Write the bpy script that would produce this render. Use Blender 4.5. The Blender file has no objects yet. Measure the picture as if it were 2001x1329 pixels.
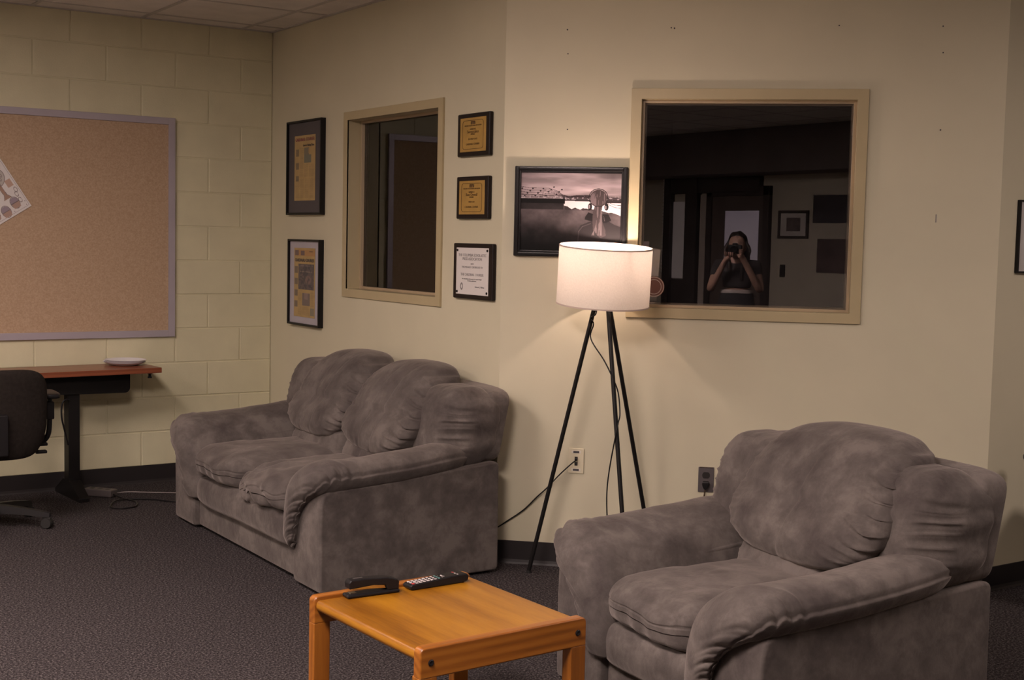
import bpy, bmesh, math, random
import numpy as np
from mathutils import Vector, Matrix, noise as mnoise
random.seed(4)
SC = bpy.context.scene
COL = SC.collection
PI = math.pi

# ------------------------------------------------------------------ camera
F_PX = 2566.34
CAM = Vector((-3.26675, -7.61347, 1.48794))
YAW, PITCH, ROLL = 0.58756, 0.07634, 0.02158
fw = Vector((math.sin(YAW)*math.cos(PITCH), math.cos(YAW)*math.cos(PITCH), -math.sin(PITCH)))
rt0 = Vector((math.cos(YAW), -math.sin(YAW), 0)); up0 = rt0.cross(fw)
rt = rt0*math.cos(ROLL) + up0*math.sin(ROLL); up = -rt0*math.sin(ROLL) + up0*math.cos(ROLL)
cd = bpy.data.cameras.new('camera'); cd.sensor_width = 36.0; cd.lens = F_PX/2001*36.0
cd.clip_start = 0.05; cd.clip_end = 60
cam = bpy.data.objects.new('camera', cd); COL.objects.link(cam)
mw = Matrix((rt, up, -fw)).transposed().to_4x4(); mw.translation = CAM
cam.matrix_world = mw
SC.camera = cam

# ------------------------------------------------------------------ world, exposure
wd = bpy.data.worlds.new('world'); SC.world = wd; wd.use_nodes = True
wd.node_tree.nodes['Background'].inputs[0].default_value = (0.01, 0.009, 0.01, 1)
wd.node_tree.nodes['Background'].inputs[1].default_value = 0.2
SC.view_settings.view_transform = 'Standard'; SC.view_settings.look = 'None'
SC.view_settings.exposure = 0.0; SC.view_settings.gamma = 1.0
SC.view_settings.use_curve_mapping = False
# ceiling fixtures (x, y, strength): unseen troffers, some of them added as fill, built further down
FIX_COL = (1.0, 0.81, 0.74)
FIXTURES = [(-2.85, -2.7, 34), (-3.0, -5.6, 78), (1.8, -6.6, 23), (-5.2, -3.4, 58)]
BULB_COL = (1.0, 0.74, 0.62)
BULB_STRENGTH = 450.0

# ------------------------------------------------------------------ room measures
ZC = 2.719; BH = 0.106
A_R = 0.75207; YM = -2.60881; LR = 2.15252
RDIR = Vector((math.cos(A_R), -math.sin(A_R), 0)); RNOR = Vector((-math.sin(A_R), -math.cos(A_R), 0))
PA = Vector((0, YM, 0)); PB = PA + RDIR*LR
YREAR = -9.5; XSIDE = -6.6; XFAR = 5.0

# ------------------------------------------------------------------ materials
def nodes(m):
    m.use_nodes = True
    nt = m.node_tree
    return nt, nt.nodes['Principled BSDF'], nt.nodes['Material Output']
def setc(bs, col, rough=.6, metal=0., spec=.5):
    bs.inputs['Base Color'].default_value = (*col, 1); bs.inputs['Roughness'].default_value = rough
    bs.inputs['Metallic'].default_value = metal; bs.inputs['Specular IOR Level'].default_value = spec
def tex_coord(nt, scale=(1,1,1)):
    tc = nt.nodes.new('ShaderNodeTexCoord'); mp = nt.nodes.new('ShaderNodeMapping')
    mp.inputs['Scale'].default_value = scale
    nt.links.new(tc.outputs['Object'], mp.inputs['Vector']); return mp.outputs['Vector']
def noise_node(nt, vec, scale, detail=3, rough=.55):
    n = nt.nodes.new('ShaderNodeTexNoise'); n.inputs['Scale'].default_value = scale
    n.inputs['Detail'].default_value = detail; n.inputs['Roughness'].default_value = rough
    nt.links.new(vec, n.inputs['Vector']); return n
def ramp(nt, fac, stops):
    r = nt.nodes.new('ShaderNodeValToRGB'); nt.links.new(fac, r.inputs['Fac'])
    el = r.color_ramp.elements
    while len(el) < len(stops): el.new(.5)
    for e, (p, c) in zip(el, stops): e.position = p; e.color = (*c, 1)
    return r.outputs['Color']
def bump(nt, bs, h, strength, dist):
    b = nt.nodes.new('ShaderNodeBump'); b.inputs['Strength'].default_value = strength
    b.inputs['Distance'].default_value = dist
    nt.links.new(h, b.inputs['Height']); nt.links.new(b.outputs['Normal'], bs.inputs['Normal'])
def mat(name, col, rough=.6, metal=0., spec=.5, var=.04, vscale=6., bscale=0, bstr=.2, bdist=.001, coat=0):
    m = bpy.data.materials.new(name); nt, bs, _ = nodes(m); setc(bs, col, rough, metal, spec)
    v = tex_coord(nt)
    if var:
        n = noise_node(nt, v, vscale)
        c0 = tuple(max(0, c*(1-var)) for c in col); c1 = tuple(min(1, c*(1+var)) for c in col)
        nt.links.new(ramp(nt, n.outputs['Fac'], [(.3, c0), (.7, c1)]), bs.inputs['Base Color'])
    if bscale:
        n2 = noise_node(nt, v, bscale, 4); bump(nt, bs, n2.outputs['Fac'], bstr, bdist)
    if coat: bs.inputs['Coat Weight'].default_value = coat; bs.inputs['Coat Roughness'].default_value = .15
    return m

M = {}
M['wall'] = mat('cream_wall_paint', (.60, .555, .41), .55, var=.025, vscale=3, bscale=170, bstr=.25, bdist=.0008)
M['block'] = mat('cream_block_paint', (.62, .58, .40), .5, var=.05, vscale=5, bscale=120, bstr=.55, bdist=.0015)
M['rear'] = mat('rear_wall_paint', (.55, .50, .42), .7, var=.05)
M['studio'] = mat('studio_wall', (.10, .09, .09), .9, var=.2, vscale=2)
M['tile'] = mat('ceiling_tile', (.72, .68, .65), .9, var=.06, vscale=8, bscale=220, bstr=.6, bdist=.002)
M['tee'] = mat('ceiling_grid_metal', (.48, .45, .43), .5)
M['vinyl'] = mat('black_cove_base', (.018, .015, .016), .45, var=.1)
M['trimpaint'] = mat('tan_window_frame_paint', (.45, .375, .225), .38, var=.03, bscale=60, bstr=.05)
M['bead'] = mat('tan_glazing_bead', (.40, .31, .20), .35, var=.03)
M['black'] = mat('black_plastic', (.012, .011, .012), .38, spec=.22, var=.1)
M['blackmetal'] = mat('black_powder_coat', (.010, .009, .009), .42, spec=.22, var=.1)
M['blackgloss'] = mat('black_lacquer', (.008, .007, .008), .25, spec=.3, var=.1, coat=.1)
M['rubber'] = mat('black_rubber', (.014, .013, .013), .7)
M['steel'] = mat('brushed_steel', (.30, .27, .28), .35, metal=.85, var=.06)
M['chrome'] = mat('chrome', (.6, .55, .5), .2, metal=1, var=0)
M['silver'] = mat('aluminium_frame', (.42, .38, .43), .42, metal=.25, var=.03)
M['white'] = mat('white_plastic', (.72, .68, .60), .4, var=.02)
M['foam'] = mat('white_foam_plate', (.78, .76, .80), .5, var=.02)
M['paper'] = mat('white_paper', (.66, .62, .60), .8, var=.02)
M['matgrey'] = mat('grey_mount_board', (.085, .074, .078), .8, var=.03)
M['matwhite'] = mat('pale_mount_board', (.43, .40, .44), .7, var=.03)
M['brass'] = mat('brushed_brass_plate', (.50, .31, .085), .38, metal=.35, var=.12, vscale=12)
M['engrave'] = mat('engraved_brown', (.10, .05, .015), .6)
M['ink'] = mat('black_ink', (.05, .045, .05), .7)
M['inkgrey'] = mat('grey_ink', (.22, .20, .20), .7)
M['officefab'] = mat('charcoal_office_fabric', (.020, .016, .014), .9, spec=.1, var=.2, vscale=60, bscale=300, bstr=.4)
M['plaque'] = mat('dark_walnut_plaque', (.014, .009, .008), .4, spec=.25, var=.3, vscale=14)
M['cream'] = mat('cream_plastic', (.66, .60, .44), .4)
M['outletbrown'] = mat('dark_outlet', (.02, .016, .015), .5)
M['greybox'] = mat('grey_adapter', (.10, .085, .085), .4)
M['skin'] = mat('skin', (.42, .25, .19), .55)
M['hair'] = mat('dark_brown_hair', (.022, .014, .011), .5, var=.4, vscale=50)
M['shirt'] = mat('charcoal_shirt', (.03, .026, .028), .9)
M['jeans'] = mat('dark_jeans', (.022, .022, .026), .9)
M['belt'] = mat('pale_belt', (.45, .40, .38), .6)
M['darkdoor'] = mat('dark_door_frame', (.035, .026, .024), .5)
M['doorpaint'] = mat('door_brown', (.11, .085, .075), .6)
M['cordwhite'] = mat('pale_cord', (.32, .28, .27), .5)

def fabric_mat():
    m = bpy.data.materials.new('grey_microsuede'); nt, bs, _ = nodes(m); setc(bs, (.15, .13, .12), .92, spec=.15)
    v = tex_coord(nt)
    n = noise_node(nt, v, 11, 5, .66); n.inputs['Distortion'].default_value = .2
    n2 = noise_node(nt, v, 3.4, 3, .55)
    mx = nt.nodes.new('ShaderNodeMath'); mx.operation = 'MULTIPLY_ADD'; mx.inputs[1].default_value = .45
    nt.links.new(n2.outputs['Fac'], mx.inputs[0])
    sc = nt.nodes.new('ShaderNodeMath'); sc.operation = 'MULTIPLY'; sc.inputs[1].default_value = .55
    nt.links.new(n.outputs['Fac'], sc.inputs[0]); nt.links.new(sc.outputs[0], mx.inputs[2])
    nt.links.new(ramp(nt, mx.outputs[0], [(.38, (.066, .055, .053)), (.5, (.100, .086, .080)), (.60, (.150, .129, .119))]), bs.inputs['Base Color'])
    bs.inputs['Sheen Weight'].default_value = .35; bs.inputs['Sheen Roughness'].default_value = .4
    bs.inputs['Sheen Tint'].default_value = (.8, .7, .65, 1)
    n3 = noise_node(nt, v, 420, 3); n4 = noise_node(nt, v, 22, 3)
    ad = nt.nodes.new('ShaderNodeMath'); ad.operation = 'MULTIPLY_ADD'; ad.inputs[1].default_value = .12
    nt.links.new(n3.outputs['Fac'], ad.inputs[0]); nt.links.new(n4.outputs['Fac'], ad.inputs[2])
    bump(nt, bs, ad.outputs[0], .5, .006)
    return m
M['suede'] = fabric_mat()

def wood_mat(name, c0, c1, c2, axis='Y', coat=.5, scale=1.0, rough=.35):
    m = bpy.data.materials.new(name); nt, bs, _ = nodes(m); setc(bs, c1, rough)
    s = {'X': (1.2*scale, 14*scale, 14*scale), 'Y': (14*scale, 1.2*scale, 14*scale), 'Z': (14*scale, 14*scale, 1.2*scale)}[axis]
    v = tex_coord(nt, s)
    n = noise_node(nt, v, 1.6, 4, .6); n.inputs['Distortion'].default_value = .8
    n2 = noise_node(nt, v, 9, 3, .6)
    wv = nt.nodes.new('ShaderNodeTexWave'); wv.wave_type = 'RINGS'; wv.inputs['Scale'].default_value = 1.1
    wv.inputs['Distortion'].default_value = 5.5; wv.inputs['Detail'].default_value = 2; wv.inputs['Detail Scale'].default_value = .35
    nt.links.new(v, wv.inputs['Vector'])
    a = nt.nodes.new('ShaderNodeMath'); a.operation = 'MULTIPLY_ADD'; a.inputs[1].default_value = .3
    nt.links.new(wv.outputs['Fac'], a.inputs[0])
    b = nt.nodes.new('ShaderNodeMath'); b.operation = 'MULTIPLY_ADD'; b.inputs[1].default_value = .35
    nt.links.new(n2.outputs['Fac'], b.inputs[0])
    c = nt.nodes.new('ShaderNodeMath'); c.operation = 'MULTIPLY'; c.inputs[1].default_value = .45
    nt.links.new(n.outputs['Fac'], c.inputs[0]); nt.links.new(c.outputs[0], b.inputs[2]); nt.links.new(b.outputs[0], a.inputs[2])
    nt.links.new(ramp(nt, a.outputs[0], [(.28, c0), (.5, c1), (.75, c2)]), bs.inputs['Base Color'])
    bs.inputs['Coat Weight'].default_value = coat; bs.inputs['Coat Roughness'].default_value = .22
    bump(nt, bs, n2.outputs['Fac'], .08, .001)
    return m
M['oak'] = wood_mat('golden_oak_top', (.15, .050, .002), (.28, .110, .006), (.38, .165, .011), 'Y', coat=.18)
M['oakx'] = wood_mat('golden_oak_rail', (.19, .06, .007), (.28, .09, .010), (.35, .125, .016), 'X', coat=.35)
M['oakz'] = wood_mat('golden_oak_leg', (.19, .06, .007), (.27, .088, .010), (.34, .12, .016), 'Z', coat=.35)
M['desk'] = wood_mat('cherry_laminate', (.15, .040, .018), (.20, .055, .024), (.25, .075, .032), 'X', coat=.1)

def carpet_mat():
    m = bpy.data.materials.new('charcoal_loop_carpet'); nt, bs, _ = nodes(m); setc(bs, (.09, .075, .08), .95, spec=.1)
    v = tex_coord(nt)
    n = noise_node(nt, v, 120, 2, .7); n2 = noise_node(nt, v, 1.2, 3)
    vo = nt.nodes.new('ShaderNodeTexVoronoi'); vo.inputs['Scale'].default_value = 170; nt.links.new(v, vo.inputs['Vector'])
    c = ramp(nt, n.outputs['Fac'], [(.38, (.014, .011, .012)), (.52, (.046, .039, .041)), (.64, (.125, .110, .110))])
    mx = nt.nodes.new('ShaderNodeMix'); mx.data_type = 'RGBA'; mx.blend_type = 'MULTIPLY'; mx.inputs['Factor'].default_value = .35
    nt.links.new(c, mx.inputs['A']); nt.links.new(ramp(nt, n2.outputs['Fac'], [(.3, (.8, .8, .8)), (.7, (1, 1, 1))]), mx.inputs['B'])
    nt.links.new(mx.outputs['Result'], bs.inputs['Base Color'])
    bump(nt, bs, vo.outputs['Distance'], .8, .004)
    return m
M['carpet'] = carpet_mat()

def cork_mat():
    m = bpy.data.materials.new('tan_cork'); nt, bs, _ = nodes(m); setc(bs, (.4, .27, .18), .85, spec=.2)
    v = tex_coord(nt); n = noise_node(nt, v, 130, 3, .7)
    nt.links.new(ramp(nt, n.outputs['Fac'], [(.33, (.385, .262, .170)), (.66, (.495, .362, .250))]), bs.inputs['Base Color'])
    bump(nt, bs, n.outputs['Fac'], .3, .001); return m
M['cork'] = cork_mat()

def glass_mat():
    m = bpy.data.materials.new('window_glass'); m.use_nodes = True; nt = m.node_tree
    nt.nodes.remove(nt.nodes['Principled BSDF']); out = nt.nodes['Material Output']
    g = nt.nodes.new('ShaderNodeBsdfGlossy'); g.inputs['Roughness'].default_value = 0.0
    t = nt.nodes.new('ShaderNodeBsdfTransparent'); t.inputs['Color'].default_value = (.86, .85, .86, 1)
    fr = nt.nodes.new('ShaderNodeFresnel'); fr.inputs['IOR'].default_value = 1.95
    ge = nt.nodes.new('ShaderNodeNewGeometry')   # same reflectance from either side of the pane
    mi = nt.nodes.new('ShaderNodeMath'); mi.operation = 'MAXIMUM'; mi.inputs[1].default_value = .0
    nt.links.new(fr.outputs[0], mi.inputs[0])
    mx = nt.nodes.new('ShaderNodeMixShader')
    nt.links.new(mi.outputs[0], mx.inputs[0]); nt.links.new(t.outputs[0], mx.inputs[1]); nt.links.new(g.outputs[0], mx.inputs[2])
    nt.links.new(mx.outputs[0], out.inputs['Surface'])
    return m
M['glass'] = glass_mat()

def emit_mat(name, col, s):
    m = bpy.data.materials.new(name); nt, bs, _ = nodes(m); setc(bs, (.8, .8, .8), .5)
    bs.inputs['Emission Color'].default_value = (*col, 1); bs.inputs['Emission Strength'].default_value = s; return m

def shade_mat():
    m = bpy.data.materials.new('linen_lamp_shade'); m.use_nodes = True; nt = m.node_tree
    nt.nodes.remove(nt.nodes['Principled BSDF']); out = nt.nodes['Material Output']
    v = tex_coord(nt, (1, 1, 1)); n = noise_node(nt, v, 160, 3, .7)
    c = ramp(nt, n.outputs['Fac'], [(.3, (.72, .68, .62)), (.7, (.86, .82, .76))])
    d = nt.nodes.new('ShaderNodeBsdfDiffuse'); nt.links.new(c, d.inputs['Color'])
    t = nt.nodes.new('ShaderNodeBsdfTranslucent'); t.inputs['Color'].default_value = (.88, .84, .80, 1)
    mx = nt.nodes.new('ShaderNodeMixShader'); mx.inputs[0].default_value = .42
    nt.links.new(d.outputs[0], mx.inputs[1]); nt.links.new(t.outputs[0], mx.inputs[2])
    nt.links.new(mx.outputs[0], out.inputs['Surface']); return m
M['shade'] = shade_mat()

def print_mat(name, rough=.45):
    m = bpy.data.materials.new(name); nt, bs, _ = nodes(m); setc(bs, (.5, .5, .5), rough)
    a = nt.nodes.new('ShaderNodeAttribute'); a.attribute_name = 'print'
    nt.links.new(a.outputs['Color'], bs.inputs['Base Color']); return m
M['print'] = print_mat('printed_paper', .6); M['photo'] = print_mat('glossy_photograph', .5)
M['photo'].node_tree.nodes['Principled BSDF'].inputs['Specular IOR Level'].default_value = .15

# ------------------------------------------------------------------ mesh kit
class MB:
    def __init__(s): s.v = []; s.f = []
    def add(s, vs, fs, mtx=None):
        o = len(s.v)
        for p in vs:
            p = Vector(p)
            if mtx is not None: p = mtx @ p
            s.v.append(p)
        s.f += [tuple(i+o for i in f) for f in fs]; return s
    def bm(s, b, mtx=None):
        b.verts.index_update()
        s.add([v.co.copy() for v in b.verts], [[v.index for v in f.verts] for f in b.faces], mtx); b.free(); return s
    def box(s, lo, hi, bev=0, seg=2, mtx=None):
        b = bmesh.new(); bmesh.ops.create_cube(b, size=1)
        for v in b.verts:
            v.co = Vector([lo[i] + (v.co[i]+.5)*(hi[i]-lo[i]) for i in range(3)])
        if bev: bmesh.ops.bevel(b, geom=b.edges[:], offset=bev, segments=seg, profile=.5, affect='EDGES')
        return s.bm(b, mtx)
    def prism(s, poly, z0, z1, mtx=None, bev=0, seg=2):
        b = bmesh.new(); vs = [b.verts.new((x, y, z0)) for x, y in poly]; f = b.faces.new(vs)
        r = bmesh.ops.extrude_face_region(b, geom=[f])
        for e in r['geom']:
            if isinstance(e, bmesh.types.BMVert): e.co.z = z1
        bmesh.ops.recalc_face_normals(b, faces=b.faces[:])
        if bev: bmesh.ops.bevel(b, geom=[e for e in b.edges if e.calc_face_angle(0) > .4], offset=bev, segments=seg, profile=.5, affect='EDGES')
        return s.bm(b, mtx)
    def tube(s, pts, r, n=10, cap=True):
        pts = [Vector(p) for p in pts]; N = len(pts); rs = r if isinstance(r, (list, tuple)) else [r]*N
        vs = []; fs = []; pu = None
        for i, p in enumerate(pts):
            t = (pts[min(i+1, N-1)] - pts[max(i-1, 0)]).normalized()
            if pu is None: pu = t.orthogonal().normalized()
            pu = (pu - t*pu.dot(t)).normalized(); w = t.cross(pu)
            for k in range(n):
                a = 2*PI*k/n; vs.append(p + (pu*math.cos(a) + w*math.sin(a))*rs[i])
        for i in range(N-1):
            for k in range(n):
                a = i*n+k; b = i*n+(k+1) % n; fs.append((a, b, b+n, a+n))
        if cap: fs.append(tuple(range(n))[::-1]); fs.append(tuple((N-1)*n+k for k in range(n)))
        return s.add(vs, fs)
    def lathe(s, prof, n=32, mtx=None):
        vs = []; fs = []
        for (r, z) in prof:
            for k in range(n):
                a = 2*PI*k/n; vs.append((r*math.cos(a), r*math.sin(a), z))
        for i in range(len(prof)-1):
            for k in range(n):
                a = i*n+k; b = i*n+(k+1) % n; fs.append((a, b, b+n, a+n))
        loop = prof[0] == prof[-1]
        if prof[0][0] > 1e-5 and not loop: fs.append(tuple(range(n))[::-1])
        if prof[-1][0] > 1e-5 and not loop: fs.append(tuple((len(prof)-1)*n+k for k in range(n)))
        return s.add(vs, fs, mtx)
    def rings(s, rings, cap=True, mtx=None):
        n = len(rings[0]); vs = [p for r in rings for p in r]; fs = []
        for i in range(len(rings)-1):
            for k in range(n):
                a = i*n+k; b = i*n+(k+1) % n; fs.append((a, b, b+n, a+n))
        if cap:
            for i, sgn in ((0, 1), (len(rings)-1, -1)):
                c = sum((Vector(p) for p in rings[i]), Vector())/n; vs.append(c); ci = len(vs)-1
                for k in range(n):
                    t = (ci, i*n+(k+1) % n, i*n+k); fs.append(t if sgn > 0 else t[::-1])
        return s.add(vs, fs, mtx)
    def puff(s, h, n=4., res=24, fn=None, mtx=None):
        h = Vector(h) if not isinstance(h, (int, float)) else Vector((h, h, h))
        idx = {}; vs = []; fs = []
        def vid(a, b, c):
            k = (a, b, c)
            if k not in idx:
                p = Vector([math.tan((q/res*2-1)*PI/4) for q in k])
                L = (abs(p.x)**n+abs(p.y)**n+abs(p.z)**n)**(1./n); u = p/L
                q = Vector((u.x*h.x, u.y*h.y, u.z*h.z))
                if fn: q = fn(q, u)
                idx[k] = len(vs); vs.append(q)
            return idx[k]
        R = res
        for i in range(R):
            for j in range(R):
                for d, e in ((0, 0), (R, 1)):
                    for ax in range(3):
                        c = []
                        for (a, b) in ((i, j), (i+1, j), (i+1, j+1), (i, j+1)):
                            k = [a, b]; k.insert(ax, d); c.append(vid(*k))
                        if (e == 0) != (ax == 1): c = c[::-1]
                        fs.append(tuple(c))
        return s.add(vs, fs, mtx)
    def build(s, name, m, parent=None, smooth=False, mtx=None):
        me = bpy.data.meshes.new(name); vs = s.v if mtx is None else [mtx @ p for p in s.v]
        me.from_pydata([tuple(p) for p in vs], [], s.f)
        b = bmesh.new(); b.from_mesh(me); bmesh.ops.recalc_face_normals(b, faces=b.faces[:]); b.to_mesh(me); b.free()
        me.materials.append(m)
        if smooth:
            for p in me.polygons: p.use_smooth = True
            if smooth != 'all':
                try: me.set_sharp_from_angle(angle=math.radians(38))
                except Exception: pass
        me.update()
        o = bpy.data.objects.new(name, me); COL.objects.link(o)
        if smooth is True:
            wn = o.modifiers.new('weighted_normal', 'WEIGHTED_NORMAL'); wn.keep_sharp = True; wn.weight = 100
        if parent: o.parent = parent
        return o

def thing(name, label, cat, loc=(0,0,0), rz=0., group=None):
    o = bpy.data.objects.new(name, None); COL.objects.link(o); o.empty_display_size = .1
    o.location = loc; o.rotation_euler = (0, 0, rz); o['label'] = label; o['category'] = cat
    if group: o['group'] = group
    return o
def tag(o, label, cat, group=None):
    o['label'] = label; o['category'] = cat
    if group: o['group'] = group
    return o
def struct(o): o['kind'] = 'structure'; return o
def copy_tree(o, parent=None):
    c = o.copy(); COL.objects.link(c); c.parent = parent
    for ch in list(o.children): copy_tree(ch, c)
    return c
def sm(a, b, x):
    t = min(1, max(0, (x-a)/(b-a))) if a != b else 0; return t*t*(3-2*t)
def spline(pts, n=8):
    pts = [Vector(p) for p in pts]; out = []
    for i in range(len(pts)-1):
        p0 = pts[max(i-1, 0)]; p1 = pts[i]; p2 = pts[i+1]; p3 = pts[min(i+2, len(pts)-1)]
        for k in range(n):
            t = k/n
            out.append(.5*((2*p1)+(-p0+p2)*t+(2*p0-5*p1+4*p2-p3)*t*t+(-p0+3*p1-3*p2+p3)*t**3))
    out.append(pts[-1]); return out
def closed_spline(pts, n):
    pts = [Vector(p) for p in pts]; N = len(pts); out = []
    for i in range(N):
        p0, p1, p2, p3 = pts[(i-1) % N], pts[i], pts[(i+1) % N], pts[(i+2) % N]
        for k in range(n):
            t = k/n
            out.append(.5*((2*p1)+(-p0+p2)*t+(2*p0-5*p1+4*p2-p3)*t*t+(-p0+3*p1-3*p2+p3)*t**3))
    return out
def fbm(x, y, z=0., o=4):
    return mnoise.fractal(Vector((x, y, z)), 1.0, 2.0, o, noise_basis='PERLIN_ORIGINAL')

def text_obj(name, s, size, m, parent, loc, depth=.0004, align='CENTER', sx=1., rot=(PI/2, 0, 0)):
    cu = bpy.data.curves.new(name, 'FONT'); cu.body = s; cu.size = size; cu.extrude = depth; cu.align_x = align; cu.align_y = 'CENTER'
    cu.resolution_u = 2
    t = bpy.data.objects.new(name+'_c', cu); COL.objects.link(t)
    dg = bpy.context.evaluated_depsgraph_get(); dg.update()
    me = bpy.data.meshes.new_from_object(t.evaluated_get(dg)); me.name = name
    bpy.data.objects.remove(t); bpy.data.curves.remove(cu)
    me.materials.clear(); me.materials.append(m)
    R = Matrix.Translation(Vector(loc)) @ Matrix.Rotation(rot[0], 4, 'X') @ Matrix.Diagonal((sx, 1, 1, 1))
    me.transform(R)
    o = bpy.data.objects.new(name, me); COL.objects.link(o); o.parent = parent; return o

# painted prints: a numpy canvas carried by a fine grid's colour attribute
class Canvas:
    def __init__(s, w, h, bg): s.w = w; s.h = h; s.a = np.zeros((h, w, 3)); s.a[:] = bg; s.U, s.V = np.meshgrid((np.arange(w)+.5)/w, (np.arange(h)+.5)/h)
    def mask(s, m, c, al=1.):
        al = al*m.astype(float) if m.dtype == bool else al*m
        s.a = s.a*(1-al[..., None]) + np.array(c)*al[..., None]
    def rect(s, u0, v0, u1, v1, c, al=1.): s.mask((s.U >= u0) & (s.U < u1) & (s.V >= v0) & (s.V < v1), c, al)
    def ell(s, u, v, ru, rv, c, al=1., ring=None):
        d = np.sqrt(((s.U-u)/ru)**2+((s.V-v)/rv)**2)
        s.mask((d < 1) if ring is None else (abs(d-1) < ring), c, al)
    def poly(s, pts, c, al=1.):
        ins = np.zeros(s.U.shape, bool); n = len(pts)
        for i in range(n):
            x0, y0 = pts[i]; x1, y1 = pts[(i+1) % n]
            if y0 == y1: continue
            cond = ((y0 > s.V) != (y1 > s.V)) & (s.U < (x1-x0)*(s.V-y0)/(y1-y0)+x0); ins ^= cond
        s.mask(ins, c, al)
    def line(s, pts, wd, c, al=1., asp=1.):
        for i in range(len(pts)-1):
            x0, y0 = pts[i]; x1, y1 = pts[i+1]; dx, dy = (x1-x0), (y1-y0)*asp; L = dx*dx+dy*dy+1e-12
            t = np.clip(((s.U-x0)*dx+(s.V-y0)*asp*dy)/L, 0, 1)
            d = np.hypot(s.U-x0-t*dx, (s.V-y0)*asp-t*dy); s.mask(d < wd, c, al)
    def noise(s, fx, fy, seed=0, oct=4):
        rng = np.random.RandomState(seed); out = np.zeros((s.h, s.w)); amp = 1.; tot = 0
        for o in range(oct):
            gx, gy = int(fx*2**o)+2, int(fy*2**o)+2; g = rng.rand(gy+1, gx+1)
            x = s.U*fx*2**o; y = s.V*fy*2**o; xi = x.astype(int); yi = y.astype(int); tx = x-xi; ty = y-yi
            tx = tx*tx*(3-2*tx); ty = ty*ty*(3-2*ty)
            v = (g[yi, xi]*(1-tx)+g[yi, xi+1]*tx)*(1-ty)+(g[yi+1, xi]*(1-tx)+g[yi+1, xi+1]*tx)*ty
            out += v*amp; tot += amp; amp *= .5
        return out/tot
    def mesh(s, name, W, H, m, parent, y=0., cx=0., cz=0.):
        # front faces -Y, centred at (cx, y, cz)
        w, h = s.w, s.h; X, Z = np.meshgrid(np.linspace(-W/2, W/2, w)+cx, np.linspace(H/2, -H/2, h)+cz)
        vs = np.stack([X, np.full_like(X, y), Z], -1).reshape(-1, 3)
        i = np.arange(h-1)[:, None]*w+np.arange(w-1)[None, :]
        fs = np.stack([i, i+w, i+w+1, i+1], -1).reshape(-1, 4)
        me = bpy.data.meshes.new(name); me.from_pydata(vs.tolist(), [], fs.tolist())
        at = me.color_attributes.new('print', 'FLOAT_COLOR', 'POINT')
        c = np.ones((w*h, 4)); c[:, :3] = np.clip(s.a.reshape(-1, 3), 0, 1); at.data.foreach_set('color', c.ravel())
        me.materials.append(m); o = bpy.data.objects.new(name, me); COL.objects.link(o); o.parent = parent; return o

# wall frames: (origin, rotation about Z); local +X to the viewer's right, -Y into the room
def on_wall(w, s, off=0.):
    if w == 'block': return Vector((s, -off, 0)), 0.
    if w == 'middle': return Vector((-off, -s, 0)), -PI/2
    if w == 'right': return PA+RDIR*s+RNOR*off, -A_R
    if w == 'far': return Vector((PB.x+s, PB.y-off, 0)), 0.
def wloc(w, s, z, off=0.):
    o, r = on_wall(w, s, off); return (o.x, o.y, z), r

# ------------------------------------------------------------------ the room
struct(MB().box((XSIDE-.1, YREAR-.1, -.06), (XFAR+.1, .15, 0)).build('floor', M['carpet']))
cl = struct(MB().box((XSIDE-.1, YREAR-.1, ZC), (XFAR+.1, .15, ZC+.08)).build('ceiling', M['tile']))
g = MB(); X0, Y0, S = -.205, -.80, .61
for i in range(-11, 9): g.box((X0+i*S-.012, YREAR, ZC-.004), (X0+i*S+.012, 0, ZC+.01), .0015, 1)
for j in range(-15, 2):
    y = Y0+j*S
    if y < -.02: g.box((XSIDE, y-.012, ZC-.0035), (XFAR, y+.012, ZC+.01), .0015, 1)
gr = g.build('ceiling_grid', M['tee'], cl)
ang = MB().box((XSIDE, -.022, ZC-.005), (0, 0, ZC+.01)); ang.box((-.022, YM, ZC-.005), (0, -.0, ZC+.01))
ang.build('wall_angle', M['tee'], cl)

# block wall with raised blocks and tooled joints
b = MB(); b.box((XSIDE-.1, .0035, 0), (XFAR+.1, .14, ZC))
zs = [2.54096-.2032*k for k in range(-1, 14)]
for k in range(len(zs)-1):
    z1 = min(zs[k], ZC); z0 = max(zs[k+1], 0.)
    if z1 <= z0+.01: continue
    sh = 0. if k % 2 == 0 else .2032
    xx = 0.-sh
    edges = [0.]+([-.2032] if k % 2 else [])
    while edges[-1] > XSIDE: edges.append(edges[-1]-.4064)
    for i in range(len(edges)-1):
        x1, x0 = edges[i], max(edges[i+1], XSIDE)
        if x1-x0 < .02: continue
        q = random.uniform(-.0006, .0006)
        b.box((x0+.0035, -.0008+q, z0+.0035), (x1-.0035, .010, z1-.0035), .0032, 2)
struct(b.build('wall_left', M['block']))

def holed_wall(name, w, L, hole, th=.15):
    o, r = on_wall(w, 0); mb = MB(); s0, s1, z0, z1 = hole
    for lo, hi in (((0, 0, 0), (s0, th, ZC)), ((s1, 0, 0), (L, th, ZC)), ((s0, 0, 0), (s1, th, z0)), ((s0, 0, z1), (s1, th, ZC))): mb.box(lo, hi)
    ob = mb.build(name, M['wall']); ob.location = o; ob.rotation_euler[2] = r; return struct(ob)
MW = (1.0057+.045, 2.081-.045, 1.1525+.045, 2.1656-.045)
RW = (.5702+.045, 1.5901-.045, 1.1525+.045, 2.1656-.045)
holed_wall('wall_back', 'middle', -YM, MW)
wr = holed_wall('wall_right', 'right', LR, RW)
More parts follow.
